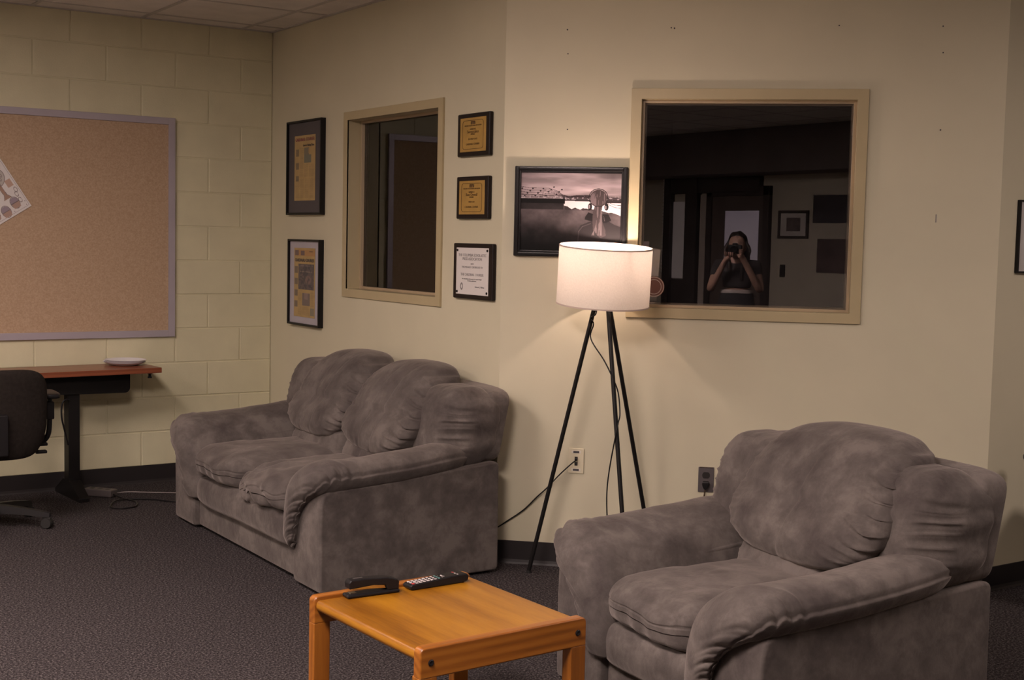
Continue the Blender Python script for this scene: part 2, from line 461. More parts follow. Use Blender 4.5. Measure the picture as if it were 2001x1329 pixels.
# nail holes and scuffs in the painted wall
for i, (s, z, rr) in enumerate(((.276, 2.424, .0035), (.749, 2.428, .0035), (.735, 2.43, .003), (1.453, 2.436, .003), (1.883, 2.431, .003), (1.888, 2.32, .003), (.281, 2.318, .003), (.287, 1.984, .003), (1.892, 1.994, .003))):
    k = MB().lathe([(0, 0), (rr, 0), (rr, .0015), (0, .0015)], 10, Matrix.Translation((s, -.0015, z)) @ Matrix.Rotation(-PI/2, 4, 'X')).build('nail_hole', M['ink'], wr)
k = MB().box((1.888, -.0012, 1.60), (1.892, .0, 1.635)).build('scuff_mark', M['inkgrey'], wr)
struct(MB().box((PB.x, PB.y, 0), (XFAR, PB.y+.12, ZC)).build('wall_far_right', M['wall']))
struct(MB().box((XSIDE-.12, YREAR-.12, 0), (XFAR+.1, YREAR, ZC)).build('wall_rear', M['rear']))
struct(MB().box((XSIDE-.12, YREAR, 0), (XSIDE, 0, ZC)).build('wall_side', M['rear']))
struct(MB().box((XFAR, YREAR, 0), (XFAR+.12, 0, ZC)).build('wall_outer', M['rear']))
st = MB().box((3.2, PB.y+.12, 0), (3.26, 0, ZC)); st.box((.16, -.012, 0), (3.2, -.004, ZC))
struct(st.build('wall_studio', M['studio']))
def base(name, w, s0, s1):
    o, r = on_wall(w, 0); mb = MB()
    prof = [(0, 0), (.0045, BH), (.0, BH)]
    mb.prism([(0, 0), (-.012, 0), (-.007, .008), (-.0045, .02), (-.004, BH-.002), (-.002, BH), (0, BH)], s0, s1, Matrix(((0, 0, 1, 0), (1, 0, 0, 0), (0, 1, 0, 0), (0, 0, 0, 1))))
    ob = mb.build(name, M['vinyl']); ob.location = o; ob.rotation_euler[2] = r; struct(ob)
base('baseboard_left', 'block', XSIDE, -.002); base('baseboard_back', 'middle', 0.0, -YM); base('baseboard_right', 'right', 0, LR); base('baseboard_far_right', 'far', 0, XFAR-PB.x-.01)

def window(name, w, s0, s1, z0, z1, jamb, glass_off, tilt=0.):
    o, r = on_wall(w, 0); e = bpy.data.objects.new(name, None); COL.objects.link(e); e.location = o; e.rotation_euler[2] = r; struct(e)
    fw_ = .046
    f = MB()
    def ring(a0, a1, b0, b1, wd, y0, y1, bev=.002):
        f.box((a0, y0, b0), (a0+wd, y1, b1), bev); f.box((a1-wd, y0, b0), (a1, y1, b1), bev)
        f.box((a0+wd-.002, y0, b0), (a1-wd+.002, y1, b0+wd), bev); f.box((a0+wd-.002, y0, b1-wd), (a1-wd+.002, y1, b1), bev)
    ring(s0, s1, z0, z1, fw_, -.012, .0, .0015)          # face flange
    ring(s0+fw_-.006, s1-fw_+.006, z0+fw_-.006, z1-fw_+.006, .006, -.011, .148)   # throat
    f.build('frame', M['trimpaint'], e, smooth=True)
    f = MB(); q = fw_
    ring(s0+q, s1-q, z0+q, z1-q, .013, glass_off-.022, glass_off-.003, .0015)
    ring(s0+q, s1-q, z0+q, z1-q, .020, glass_off+.004, glass_off+.05, .0015)
    f.build('glazing_bead', M['bead'], e, smooth=True)
    p = MB().box((s0+q+.001, glass_off-.003, z0+q+.001), (s1-q-.001, glass_off+.003, z1-q-.001)).build('pane', M['glass'], e)
    if tilt:
        for v in p.data.vertices: v.co.y += (v.co.z-(z0+z1)/2)*tilt
    return e
W1 = window('window_1', 'middle', 1.0057, 2.081, 1.1525, 2.1656, .15, .095)
W2 = window('window_2', 'right', .5702, 1.5901, 1.1525, 2.1656, .15, .05, .0032)

# ceiling troffers (all unseen; the mid-room and far-left ones are added fill light)
for i, (x, y, s) in enumerate(FIXTURES):
    t = thing('ceiling_and_fill_light', ['recessed ceiling troffer nearest the block wall', 'unseen ceiling troffer added as fill light, middle of the room', 'recessed ceiling troffer on the right side of the room beyond the armchair', 'unseen ceiling troffer added as fill light at the far left side of the room'][i], 'light', (x, y, ZC), 0)
    h = MB()
    for lo, hi in (((-.30, -.61, -.012), (-.28, .61, .0)), ((.28, -.61, -.012), (.30, .61, 0)), ((-.28, -.61, -.012), (.28, -.59, 0)), ((-.28, .59, -.012), (.28, .61, 0))): h.box(lo, hi, .002)
    h.build('housing', M['white'], t)
    MB().box((-.279, -.589, -.008), (.279, .589, -.001)).build('diffuser', emit_mat('lit_diffuser_%d' % i, FIX_COL, s), t)

# ------------------------------------------------------------------ sofa kit (local: +X towards viewer side, -Y front)
def gath(q, amp, freq, ph=0):
    a = abs(math.sin(q*freq*.5+ph+.35*math.sin(q*23+ph)))**.65
    b = abs(math.sin(q*freq*.83+1.3+ph*1.7))**.65
    return amp*(2.0*(a-.72)+.9*(b-.72))

def arm_cushion(W, s, chair=False):
    """padded arm: rolls along the side and dives down the front. s=+1 / -1 side."""
    # stations: y, z(base), angle(deg, tangent below horizontal), t_outer, t_inner, n_top, n_in, scale
    ST = [(-.225, .500, -6, .07, .27, .045, -.10), (-.27, .497, -6, .015, .29, .085, -.13), (-.36, .487, -4, -.012, .30, .105, -.15),
          (-.52, .468, -4, -.018, .305, .108, -.16), (-.70, .452, -2, -.018, .31, .108, -.15), (-.84, .444, 2, -.016, .315, .110, -.14),
          (-.915, .440, 8, -.014, .32, .112, -.12), (-.952, .430, 32, .010, .325, .088, -.10), (-.964, .402, 58, .072, .33, .068, -.08),
          (-.966, .360, 76, .142, .335, .056, -.06), (-.966, .312, 85, .186, .34, .050, -.05), (-.966, .262, 88, .208, .34, .046, -.045), (-.966, .212, 90, .222, .338, .042, -.04), (-.966, .170, 92, .242, .328, .020, -.03)]
    # densify
    P = [Vector((*a,)) if False else a for a in ST]
    dense = []; K = 15
    for i in range(len(P)-1):
        p0, p1, p2, p3 = P[max(i-1, 0)], P[i], P[i+1], P[min(i+2, len(P)-1)]
        for k in range(K):
            t = k/K
            dense.append([.5*((2*b_)+(-a_+c_)*t+(2*a_-5*b_+4*c_-d_)*t*t+(-a_+3*b_-3*c_+d_)*t**3) for a_, b_, c_, d_ in zip(p0, p1, p2, p3)])
    dense.append(list(P[-1]))
    rings = []; arc = 0.; prev = None
    for (y, z, ang, to, ti, nt, ni) in dense:
        if prev: arc += math.hypot(y-prev[0], z-prev[1])
        prev = (y, z); a = math.radians(ang); wd = ti-to
        ny, nz = -math.sin(a), math.cos(a)          # outward normal (up, turning to the front)
        tpl = [(to+.10*wd, -.012), (to+.0*wd, .16*nt), (to-.012, .50*nt), (to+.03*wd, .86*nt), (to+.17*wd, 1.02*nt), (to+.38*wd, 1.0*nt), (to+.60*wd, .78*nt), (to+.80*wd, .35*nt),
               (to+.95*wd, .35*ni), (to+1.0*wd, .8*ni), (to+.88*wd, ni), (to+.6*wd, ni*.75), (to+.35*wd, ni*.35)]
        ring = []
        cs = closed_spline([(p[0], p[1], 0) for p in tpl], 6)
        front = sm(.50, .70, arc)
        for j, c in enumerate(cs):
            u = j/len(cs)
            t_, n_ = c.x, c.y
            # gathers near the outer piping on the front bend, soft creases elsewhere
            wgt = front*math.exp(-((u-.17)/.12)**2)
            ph = 2.5*math.sin(u*9)
            dn = gath(arc, .0085, 2*PI/.046, ph)*wgt
            dn += .004*fbm(arc*6, u*5, s*3+W)*sm(0, .1, arc)
            if abs(u-2.1/13) < .012: dn -= .0045; t_ += .004      # piping groove along the outer edge
            dt = -.4*dn if u < .25 else 0
            ring.append((s*(W/2-(t_+dt)), y+ny*(n_+dn), z+nz*(n_+dn)))
        rings.append(ring)
    # rounded closing at the rear and toe
    def shrink(r, k, off):
        c = sum((Vector(p) for p in r), Vector())/len(r); return [tuple(c+(Vector(p)-c)*k+Vector(off)) for p in r]
    rings = [shrink(rings[0], .45, (0, .022, 0)), shrink(rings[0], .8, (0, .014, 0))]+rings+[shrink(rings[-1], .6, (0, 0, -.008))]
    return MB().rings(rings)

def sofa(name, label, cat, loc, rz, W, nseat, Wp):
    t = thing(name, label, cat, loc, rz)
    F = M['suede']; TI = .295
    # side panels: slab with rounded front-top corner
    for s in (1, -1):
        poly = [(-.10, .012), (-.955, .012), (-.963, .03), (-.965, .30), (-.963, .385), (-.950, .425), (-.925, .440), (-.84, .446), (-.6, .462), (-.35, .484), (-.13, .503), (-.102, .500), (-.094, .485), (-.09, .03)]
        mt = Matrix(((0, 0, 1, 0), (1, 0, 0, 0), (0, 1, 0, 0), (0, 0, 0, 1)))
        x0, x1 = (W/2-.27, W/2) if s > 0 else (-W/2, -W/2+.27)
        p = MB().prism(poly, x0, x1, mt, bev=.012, seg=3)
        p.build('side_panel', F, t, smooth=True)
        arm_cushion(W, s).build('arm_cushion', F, t, smooth='all')
        # wing pad beside the back pillow
        def wf(q, u, s=s):
            k = q.z/.18
            y = q.y; x = q.x
            e = sm(.35, 1, u.x*s)                      # outer edge
            y += gath(q.z, .0105, 2*PI/.042)*e*sm(0, -.4, u.y)
            y += (.5+.5*k)*.075 - e*e*(-.06)*0
            y += .055*e*e
            z = q.z - .03*e*sm(.0, .7, k) + .012*fbm(q.x*5, q.z*5, 2)
            x = q.x + s*.004*math.sin(q.z*60)*e
            return Vector((x, y, z))
        MB().puff((.185, .130, .180), 3.6, 60, wf, Matrix.Translation((s*(W/2-.178), -.280, .655))).build('wing_pad', F, t, smooth='all')
    # rear shell
    def shf(q, u):
        k = (q.z+.19)/.38
        return Vector((q.x*(1-.012*k), q.y+.055*(k)*1.0-.03*(1-k), q.z))
    MB().puff((W/2-.004, .062, .170), 9, 30, shf, Matrix.Translation((0, -.120, .655))).build('back_shell', F, t, smooth='all')
    MB().box((-W/2+.26, -.46, .03), (W/2-.26, -.10, .34), .01).build('rear_frame', F, t, smooth=True)
    # front rails
    iw = W/2-TI
    def rail(q, u):
        z = q.z + .006*math.sin(q.x*5+1)
        y = q.y - .012*math.cos(q.z/.075*1.3) + .004*fbm(q.x*4, q.z*9, 4) + .012*sm(.9, 1, abs(u.x))
        return Vector((q.x, y, z))
    MB().puff((iw+.028, .06, .078), 4.5, 36, rail, Matrix.Translation((0, -.905, .215))).build('front_rail', F, t, smooth='all')
    MB().box((-iw-.02, -.935, .018), (iw+.02, -.55, .19), .012, 3).build('base_rail', F, t, smooth=True)
    # seats
    sw = 2*iw/nseat
    for i in range(nseat):
        cx = -iw+sw*(i+.5)
        crump = (nseat == 2 and i == 1)
        def sf(q, u, cx=cx, i=i, crump=crump):
            x, y, z = q
            fr = sm(.0, -1, u.y)                       # towards the front
            bul = (1-min(1, abs(u.x))**3)*(1-min(1, abs(u.y*.9))**3)
            if z > 0: z += .034*bul - .014*fr*sm(.7, 1, -u.y)
            if z < 0: z += .012*fr
            y += -.030*fr*(1-abs(u.x)**4)*(.5+.5*sm(-1, .6, u.z))
            n = fbm(x*3+i*7, y*3, z*3)
            z += .012*n; y += .006*n
            top = sm(-.2, .9, u.z)
            if crump:
                d = math.hypot((x+.16)/.16, (y+.30)/.10)
                z -= .032*math.exp(-d*d)
                a = math.atan2(y+.30, x+.16)
                z += .009*math.sin(a*9)*math.exp(-((math.hypot(x+.16, y+.30)-.12)/.09)**2)
                z += .006*math.sin(x*45+y*12)*fr*sm(-.2, .5, u.z)
                y += .010*math.sin(x*30+z*40)*fr
            else:
                z += .004*math.sin((x+.4*y)*28)*fr*top
            # edge gathers on the front face
            y += .004*math.sin(x*70)*fr*(1-top)*.6
            if abs(u.z-.35) < .05 and fr > .3: y += .0035
            return Vector((x, y, z))
        MB().puff((sw/2+.014, .325, .080), 5.0, 60, sf, Matrix.Translation((cx, -.655, .350))).build('seat_cushion', F, t, smooth='all')
        # lumbar roll under the back pillow
        def lf(q, u, i=i):
            y = q.y - .02*(1-u.x*u.x) + .05*(q.z/.12)
            g_ = math.exp(-((q.x+.03)/.012)**2)+math.exp(-((q.x-.10)/.012)**2)
            y += .006*g_ + gath(q.z, .005, 110)*sm(.6, 1, abs(u.x)) + .005*fbm(q.x*6, q.z*6, i)
            return Vector((q.x, y, q.z))
        MB().puff((sw/2+.012, .115, .125), 3.4, 48, lf, Matrix.Translation((cx, -.352, .470))).build('lumbar_cushion', F, t, smooth='all')
    # back pillows
    for i in range(nseat):
        cx = -Wp*nseat/2+Wp*(i+.5)+(.04 if nseat == 1 else .008)
        def pf(q, u, i=i):
            x, y, z = q; k = z/.205
            # top half leans back, belly forward
            wtop = 1-.06*sm(.2, 1, k)-.04*sm(-.3, -1, k)
            x *= wtop
            y += .19*(k*.5+.5) + .045*k*k*(1 if k > 0 else .2)
            z += (.010 if k > 0 else -.018)*(1-u.x*u.x)
            y -= .030*sm(.15, -.45, k)*sm(0, -.4, u.y)
            side = sm(.42, 1, abs(u.x)); front = sm(.1, -.5, u.y)
            side_n = side if (u.x > 0) else side*.3
            ph = 1.2*x*20
            amp = .0120*side_n*(1-.5*sm(.9, 1, abs(u.x)))
            y += gath(z+.25*abs(x), amp*1.15, 2*PI/.044, ph*.2)*front
            z += .5*amp*math.sin(z*2*PI/.045)
            for gx in ((-.05, .07) if nseat == 2 else (-.01,)):
                y += .0055*math.exp(-((x-gx-.02*k)/.008)**2)*front
            y += .014*fbm(x*4+i*5, z*4, 7)*front
            return Vector((x, y, z))
        MB().puff((Wp/2+.016, .130, .197), 3.3, 76, pf, Matrix.Translation((cx, -.385, .700))).build('back_pillow', F, t, smooth='all')
    for s in (1, -1):
        for y in (-.9, -.16):
            MB().lathe([(0, 0), (.022, 0), (.025, .02), (0, .02)], 12, Matrix.Translation((s*(W/2-.1), y, 0))).build('foot', M['black'], t)
    return t
sofa('loveseat', 'grey microsuede two-seat sofa with crumpled near seat against the back wall', 'sofa', (-.004, -1.904, 0), -PI/2, 1.749, 2, .625)
sofa('armchair', 'grey microsuede single-seat armchair in front of the wide dark window', 'armchair', (.213, -4.687, 0), -PI/2-.0857, 1.068, 1, .68)

# ------------------------------------------------------------------ coffee table
TX, TY = -1.372, -4.452
tb = thing('coffee_table', 'low golden oak table with bolted end rails in front of the sofa', 'table', (TX, TY, 0), math.radians(2.6))
HX, HY, TH = .270, .305, .432
m_ = MB(); m_.box((-HX, -HY+.03, TH-.032), (HX, HY-.03, TH), .013, 5); m_.build('tabletop', M['oak'], tb, smooth=True)
for s in (-1, 1):
    y0, y1 = (-HY, -HY+.034) if s < 0 else (HY-.034, HY)
    # rail with rounded upper corners, running across
    r = .016; pts = [(-HX-.004, TH-.072)]
    for k in range(7): a = PI-k/6*PI/2; pts.append((-HX-.004+r+r*math.cos(a), TH+.010-r+r*math.sin(a)))
    for k in range(7): a = PI/2-k/6*PI/2; pts.append((HX+.004-r+r*math.cos(a), TH+.010-r+r*math.sin(a)))
    pts.append((HX+.004, TH-.072))
    mt = Matrix(((1, 0, 0, 0), (0, 0, 1, 0), (0, 1, 0, 0), (0, 0, 0, 1)))
    rl = MB().prism(pts, y0, y1, mt, bev=.005, seg=3).build('end_rail', M['oakx'], tb, smooth=True)
    for q in (-1, 1):
        yb = y0 if s < 0 else y1
        MB().lathe([(0, 0), (.008, 0), (.009, .002), (.006, .004), (0, .002)], 16, Matrix.Translation((q*(HX-.028), yb, TH-.030)) @ Matrix.Rotation(PI/2 if s < 0 else -PI/2, 4, 'X')).build('bolt', M['black'], rl)
        x0, x1 = (-HX-.004, -HX+.050) if q < 0 else (HX-.050, HX+.004)
        MB().box((x0, y0+.0005, 0), (x1, y1+(.006 if s < 0 else -.0005)-(0 if s < 0 else 0), TH-.068), .004, 3).build('leg', M['oakz'], tb, smooth=True)
# stapler
st = thing('stapler', 'black desk stapler on the far left corner of the oak table', 'stapler', (-1.484, -4.215, TH+.0008), math.radians(-2))
MB().box((-.085, -.021, 0), (.085, .021, .011), .005, 3).build('base', M['black'], st, smooth=True)
a = MB(); mt = Matrix(((1, 0, 0, 0), (0, 0, 1, 0), (0, 1, 0, 0), (0, 0, 0, 1)))
a.prism([(-.078, .026), (-.080, .045), (-.073, .0530), (-.03, .0540), (.045, .0490), (.078, .0410), (.084, .034), (.083, .010), (.046, .010), (.040, .026), (.0, .031)], -.018, .018, mt, bev=.004, seg=3)
a.build('top_arm', M['black'], st, smooth=True)
MB().box((-.066, -.009, .020), (.070, .009, .034), .002, 2, Matrix.Translation((0, 0, -.002)) @ Matrix.Rotation(math.radians(4), 4, 'Y')).build('magazine', M['chrome'], st, smooth=True)
MB().box((-.072, -.010, .011), (-.052, .010, .0135), .001).build('anvil', M['chrome'], st)
MB().box((-.06, -.004, .0530), (-.030, .004, .0545)).build('logo_strip', M['steel'], st)
# remote
rm = thing('remote_control', 'long black television remote with pale buttons on the oak table', 'remote control', (-1.262, -4.214, TH+.0008), math.radians(2))
MB().prism([(-.104, .004), (-.098, .0), (.02, .0), (.085, .0), (.102, .004), (.106, .018), (.098, .027), (.04, .026), (-.03, .021), (-.098, .017), (-.105, .012)], -.024, .024, mt, bev=.004, seg=3).build('body', M['black'], rm, smooth=True)
def top_z(x): return .017+(x+.098)*.0465 if x < .1 else .027
btn_w = mat('button_grey', (.50, .45, .45), .5, var=0); btn_r = mat('button_red', (.5, .05, .05), .5, var=0); btn_t = mat('button_teal', (.13, .32, .32), .5, var=0)
for i in range(13):
    x = -.090+i*.0132
    for j in range(3):
        y = -.014+j*.014
        mm = btn_r if (i == 0 and j == 0) or (i == 12 and j == 2) else btn_t if i == 7 else btn_w
        if i in (8, 9, 10) and j == 1: continue
        sx = .0042 if i != 10 else .006
        MB().box((x-sx, y-.0045, top_z(x)-.001), (x+sx, y+.0045, top_z(x)+.0018), .001, 1).build('button', mm, rm)
MB().lathe([(.007, 0), (.012, 0), (.012, .002), (.007, .002), (.007, 0)], 20, Matrix.Translation((.028, 0, top_z(.028)))).build('navigation_ring', btn_w, rm, smooth=True)

# ------------------------------------------------------------------ floor lamp
LC = Vector((.196, -3.121, 0)); LF = [Vector((.024, -2.848, 0)), Vector((.063, -3.405, 0)), Vector((.516, -3.133, 0))]
LF[1] = Vector((.1375, -3.4165, 0))
lp = thing('floor_lamp', 'lit tripod floor lamp with white drum shade and black metal legs', 'lamp', LC)
SR, SZ0, SZ1 = .2005, 1.217, 1.466
LT = [Vector((-.022, .012, 1.27)), Vector((-.002, -.024, 1.27)), Vector((.022, .006, 1.27))]
for i in range(3):
    fpt = LF[i]-LC; fpt.z = .008
    MB().tube([fpt, LT[i]], .0095, 14).build('leg', M['blackmetal'], lp, smooth=True)
    MB().lathe([(0, 0), (.010, 0), (.011, .012), (0, .014)], 12, Matrix.Translation((fpt.x, fpt.y, 0))).build('foot_cap', M['rubber'], lp, smooth=True)
MB().lathe([(0, 1.255), (.034, 1.255), (.036, 1.262), (.036, 1.278), (.030, 1.285), (.012, 1.287), (.012, 1.31), (.019, 1.312), (.019, 1.352), (0, 1.352)], 24).build('socket', M['blackmetal'], lp, smooth=True)
TILT = Matrix.Translation((0, 0, 1.36)) @ Matrix.Rotation(math.radians(4.6), 4, rt) @ Matrix.Rotation(math.radians(1.6), 4, fw) @ Matrix.Translation((0, 0, -1.36))
prof = [(SR, SZ0), (SR, SZ1), (SR-.0016, SZ1), (SR-.0016, SZ0), (SR, SZ0)]
sh = MB().lathe(prof, 96, TILT).build('lamp_shade', M['shade'], lp, smooth=True)
for z in (SZ0, SZ1):
    MB().lathe([(SR+.0012, z-.003), (SR+.0012, z+.003), (SR-.003, z+.003), (SR-.003, z-.003), (SR+.0012, z-.003)], 96, TILT).build('rim', mat('shade_rim', (.55, .45, .40), .6, var=0), sh, smooth=True)
sp = MB()
for k in range(3):
    a = 2*PI*k/3+.4; sp.tube([(.018*math.cos(a), .018*math.sin(a), 1.355), (SR*.98*math.cos(a), SR*.98*math.sin(a), 1.462)], .0022, 6)
sp.lathe([(.017, 1.352), (.022, 1.352), (.022, 1.358), (.017, 1.358), (.017, 1.352)], 16)
sp.build('spider', M['white'], sh, mtx=TILT)
bm_ = emit_mat('lit_bulb', BULB_COL, BULB_STRENGTH)
MB().lathe([(0, 1.350), (.013, 1.351), (.016, 1.362), (.026, 1.382), (.0295, 1.396), (0, 1.396)], 24).build('bulb_base', M['white'], lp, smooth=True)
MB().lathe([(0, 1.3965), (.0295, 1.3965), (.030, 1.404), (.026, 1.422), (.014, 1.433), (0, 1.436)], 24).build('bulb', bm_, lp, smooth=True)
# cord: wraps the first leg, swings to the second, hangs to the floor
def on_leg(i, k): return (LF[i]-LC)*(1-k)+LT[i]*k
c = []
n1 = Vector((-.010, -.010, 0))
c.append(Vector((.004, -.02, 1.262))); c.append(on_leg(0, .955)+Vector((.0, -.014, 0)))
for k in range(5):
    a = k*1.5; p = on_leg(0, .935-.012*k); c.append(p+Vector((math.cos(a)*.013, -abs(math.sin(a))*.013-.004, 0)))
c += [on_leg(0, .84)+Vector((.012, -.014, 0)), Vector((-.028, -.05, .98)), on_leg(1, .72)+Vector((-.012, -.012, 0)), on_leg(1, .67)+Vector((.012, -.014, 0)), on_leg(1, .60)+Vector((.016, -.012, 0)), on_leg(1, .57)+Vector((.0, -.016, 0)), on_leg(1, .53)+Vector((-.013, -.010, 0)),
      Vector((-.042, -.125, .52)), Vector((-.056, -.130, .40)), Vector((-.050, -.14, .22)), Vector((-.048, -.15, .05)), Vector((-.03, -.16, .005)), Vector((.10, -.30, .005)), Vector((.3, -.35, .005))]
MB().tube(spline(c, 6), .0030, 8).build('power_cord', M['black'], lp, smooth='all')

# ------------------------------------------------------------------ wall plates
loc, r = wloc('right', .3643, .4908)
dp = thing('data_jack_plate', 'ivory network wall plate with two ports low on the wall left of lamp', 'wall plate', loc, r)
MB().box((-.0350, -.006, -.0572), (.0350, 0, .0572), .0025, 2).build('plate', M['cream'], dp, smooth=True)
for z in (-.041, .041):
    MB().box((-.021, -.0068, z-.0065), (.021, -.005, z+.0065), .0005, 1).build('label_window', M['white'], dp)
    MB().box((-.0135, -.0076, z-.0045), (.0135, -.006, z+.0045)).build('label_strip', M['ink'], dp)
for z in (.011, -.013): MB().box((-.007, -.0072, z-.0085), (.007, -.005, z+.0085), .0006, 1).build('port', M['outletbrown'], dp)
MB().box((-.0055, -.019, .002), (.0055, -.006, .013), .0015).build('plug', M['black'], dp)
o_, _r = on_wall('right', .3643, .015); p0 = Vector((o_.x, o_.y, .494))
def rp(s, z, off): q = PA+RDIR*s+RNOR*off; return Vector((q.x, q.y, z))
cpts = [p0, rp(.345, .480, .035), rp(.29, .425, .03), rp(.235, .362, .02), rp(.19, .318, .014), rp(.13, .255, .012), rp(.06, .202, .010), rp(.0, .160, .010), (-.03, YM+.04, .13), (-.03, YM+.3, .06), (-.03, YM+.6, .02)]
cpts[-3:] = [(-.018, YM+.05, .14), (-.020, YM+.3, .085), (-.02, YM+.6, .03)]
tag(MB().tube(spline(cpts, 6), .0030, 8).build('network_cable', M['black'], smooth='all'), 'black network cable running from ivory wall plate behind sofa', 'cable')
loc, r = wloc('right', .9505, .4352)
op = thing('power_outlet', 'steel duplex power outlet above the armchair left arm', 'outlet', loc, r)
b = MB().box((-.0350, -.0055, -.0572), (.0350, 0, .0572), .0025, 2).build('plate', M['steel'], op, smooth=True)
MB().box((-.031, -.0062, .052), (.031, -.004, .0565), .001, 1).build('bright_edge', M['chrome'], op)
for z in (.0195, -.0195):
    pts = []
    for k in range(24):
        a = 2*PI*k/24; pts.append((.0172*math.cos(a), max(-.0140, min(.0140, .0172*math.sin(a)))))
    MB().prism(pts, 0, .0026, Matrix.Translation((0, -.005, z)) @ Matrix.Rotation(PI/2, 4, 'X')).build('socket', M['outletbrown'], op)
loc2, r2 = wloc('right', .9495, .4150, .008)
pg = thing('power_plug', 'black power plug with cord in the lower socket above armchair', 'plug', loc2, r2)
MB().prism([(-.015, .010), (.015, .010), (.014, -.006), (.004, -.022), (-.006, -.022), (-.014, -.006)], 0, .022, Matrix.Rotation(PI/2, 4, 'X'), bev=.003).build('plug_body', M['black'], pg, smooth=True)
MB().tube(spline([(-.001, -.012, -.018), (-.003, -.012, -.04), (-.006, -.012, -.07), (-.01, -.012, -.16), (-.01, -.02, -.40)], 5), .0034, 8).build('cord', mat('brown_cord', (.06, .035, .02), .5), pg, smooth='all')

# ------------------------------------------------------------------ framed things
def frame_mb(w, h, fwid, depth, bev=.002, dip=0.):
    f = MB(); 
    for lo, hi in (((-w/2, -depth, -h/2), (-w/2+fwid, 0, h/2)), ((w/2-fwid, -depth, -h/2), (w/2, 0, h/2)), ((-w/2+fwid-.001, -depth, -h/2), (w/2-fwid+.001, 0, -h/2+fwid)), ((-w/2+fwid-.001, -depth, h/2-fwid), (w/2-fwid+.001, 0, h/2))): f.box(lo, hi, bev, 2)
    return f
NP = mat('newsprint_tan', (.40, .28, .13), .8, var=.08, vscale=20)
def newspaper(name, label, s0, s1, z0, z1, matm, second):
    w, h = s1-s0, z1-z0; loc, r = wloc('middle', (s0+s1)/2, (z0+z1)/2)
    t = thing(name, label, 'framed newspaper', loc, r, None)
    frame_mb(w, h, .012, .032, .002).build('frame', M['blackmetal'], t, smooth=True)
    MB().box((-w/2+.008, -.018, -h/2+.008), (w/2-.008, -.002, h/2-.008)).build('mount', matm, t)
    cw, ch = (w*.60, h*.69) if not second else (w*.66, h*.80)
    cz = -.002 if not second else .0
    cv = Canvas(110, 220, (.43, .30, .13)); nz = cv.noise(8, 16, 3)
    cv.a *= (.88+.24*nz)[..., None]
    ink = (.10, .07, .06)
    if not second:
        cv.rect(.06, .055, .50, .085, (.30, .10, .12), .55); cv.rect(.5, .055, .94, .085, (.20, .12, .10), .5)
        cv.rect(.42, .160, .95, .172, (.08, .05, .04), .6)
        cv.rect(.46, .19, .70, .30, (.14, .14, .12), .8); cv.rect(.46, .30, .80, .425, (.11, .14, .13), .8); cv.rect(.66, .21, .74, .28, (.40, .25, .10), .7)
        for v0, v1 in ((.21, .32), (.42, .52), (.62, .70)): cv.rect(.07, v0, .22, v1, (.10, .09, .08), .7); 
        cv.rect(.05, .648, .95, .652, ink, .5)
        cols = [(.27, .44, .19, .63), (.46, .66, .45, .63), (.70, .95, .45, .63)]+[(.06+.225*k, .255+.225*k, .67, .96) for k in range(4)]
    else:
        cv.rect(.04, .03, .98, .12, (.42, .19, .08), .55); cv.rect(.05, .035, .22, .11, (.12, .10, .12), .8); cv.rect(.32, .04, .50, .11, (.12, .10, .12), .8); cv.rect(.72, .045, .88, .06, ink, .8)
        cv.rect(.07, .165, .90, .195, (.14, .11, .10), .6)
        cv.rect(.21, .23, .95, .60, (.115, .095, .10), .95); cv.rect(.26, .25, .9, .27, (.25, .2, .2), .6); cv.rect(.3, .335, .85, .35, (.35, .28, .22), .6); cv.ell(.68, .46, .14, .06, (.22, .15, .13), .8); cv.ell(.42, .43, .1, .05, (.2, .15, .13), .7)
        cv.mask((cv.noise(14, 24, 9) > .56) & (cv.U > .21) & (cv.U < .95) & (cv.V > .23) & (cv.V < .6), (.05, .05, .06), .6)
        for v0, v1 in ((.27, .37), (.44, .53), (.61, .70), (.77, .86)): cv.rect(.03, v0, .18, v1, (.11, .10, .10), .75)
        cv.rect(.40, .65, .76, .83, (.16, .13, .13), .9); cv.rect(.50, .65, .66, .74, (.3, .22, .2), .7); cv.rect(.78, .86, .96, .97, (.17, .17, .14), .8)
        cols = [(.20, .38, .65, .97), (.40, .76, .85, .97), (.79, .96, .63, .85)]
    for u0, u1, v0, v1 in cols:
        v = v0
        while v < v1: cv.rect(u0, v, u1-random.random()*.03, v+.0048, ink, .30); v += .0105
    pr = cv.mesh('newspaper_page', cw, ch, M['print'], t, -.0195, 0, cz)
    zt = (ch/2)*(1-2*.070) if not second else (ch/2)*(1-2*.18)
    text_obj('masthead', 'CARDINAL COURIER', cw*.098, mat('masthead_red', (.20, .06, .06), .8) if not second else M['ink'], pr, (0, -.0200, zt))
    if not second: text_obj('headline', 'Lancers Making Plans', cw*.062, M['ink'], pr, (cw*.17, -.0200, (ch/2)*(1-2*.158)))
    return t
newspaper('framed_newspaper', 'black-framed yellowed newspaper page on dark grey mount, above the pale-mounted one', .283, .760, 1.606, 2.154, M['matgrey'], False)
newspaper('framed_newspaper', 'black-framed yellowed newspaper page on pale lilac mount, below the dark-mounted one', .312, .750, .957, 1.463, M['matwhite'], True)

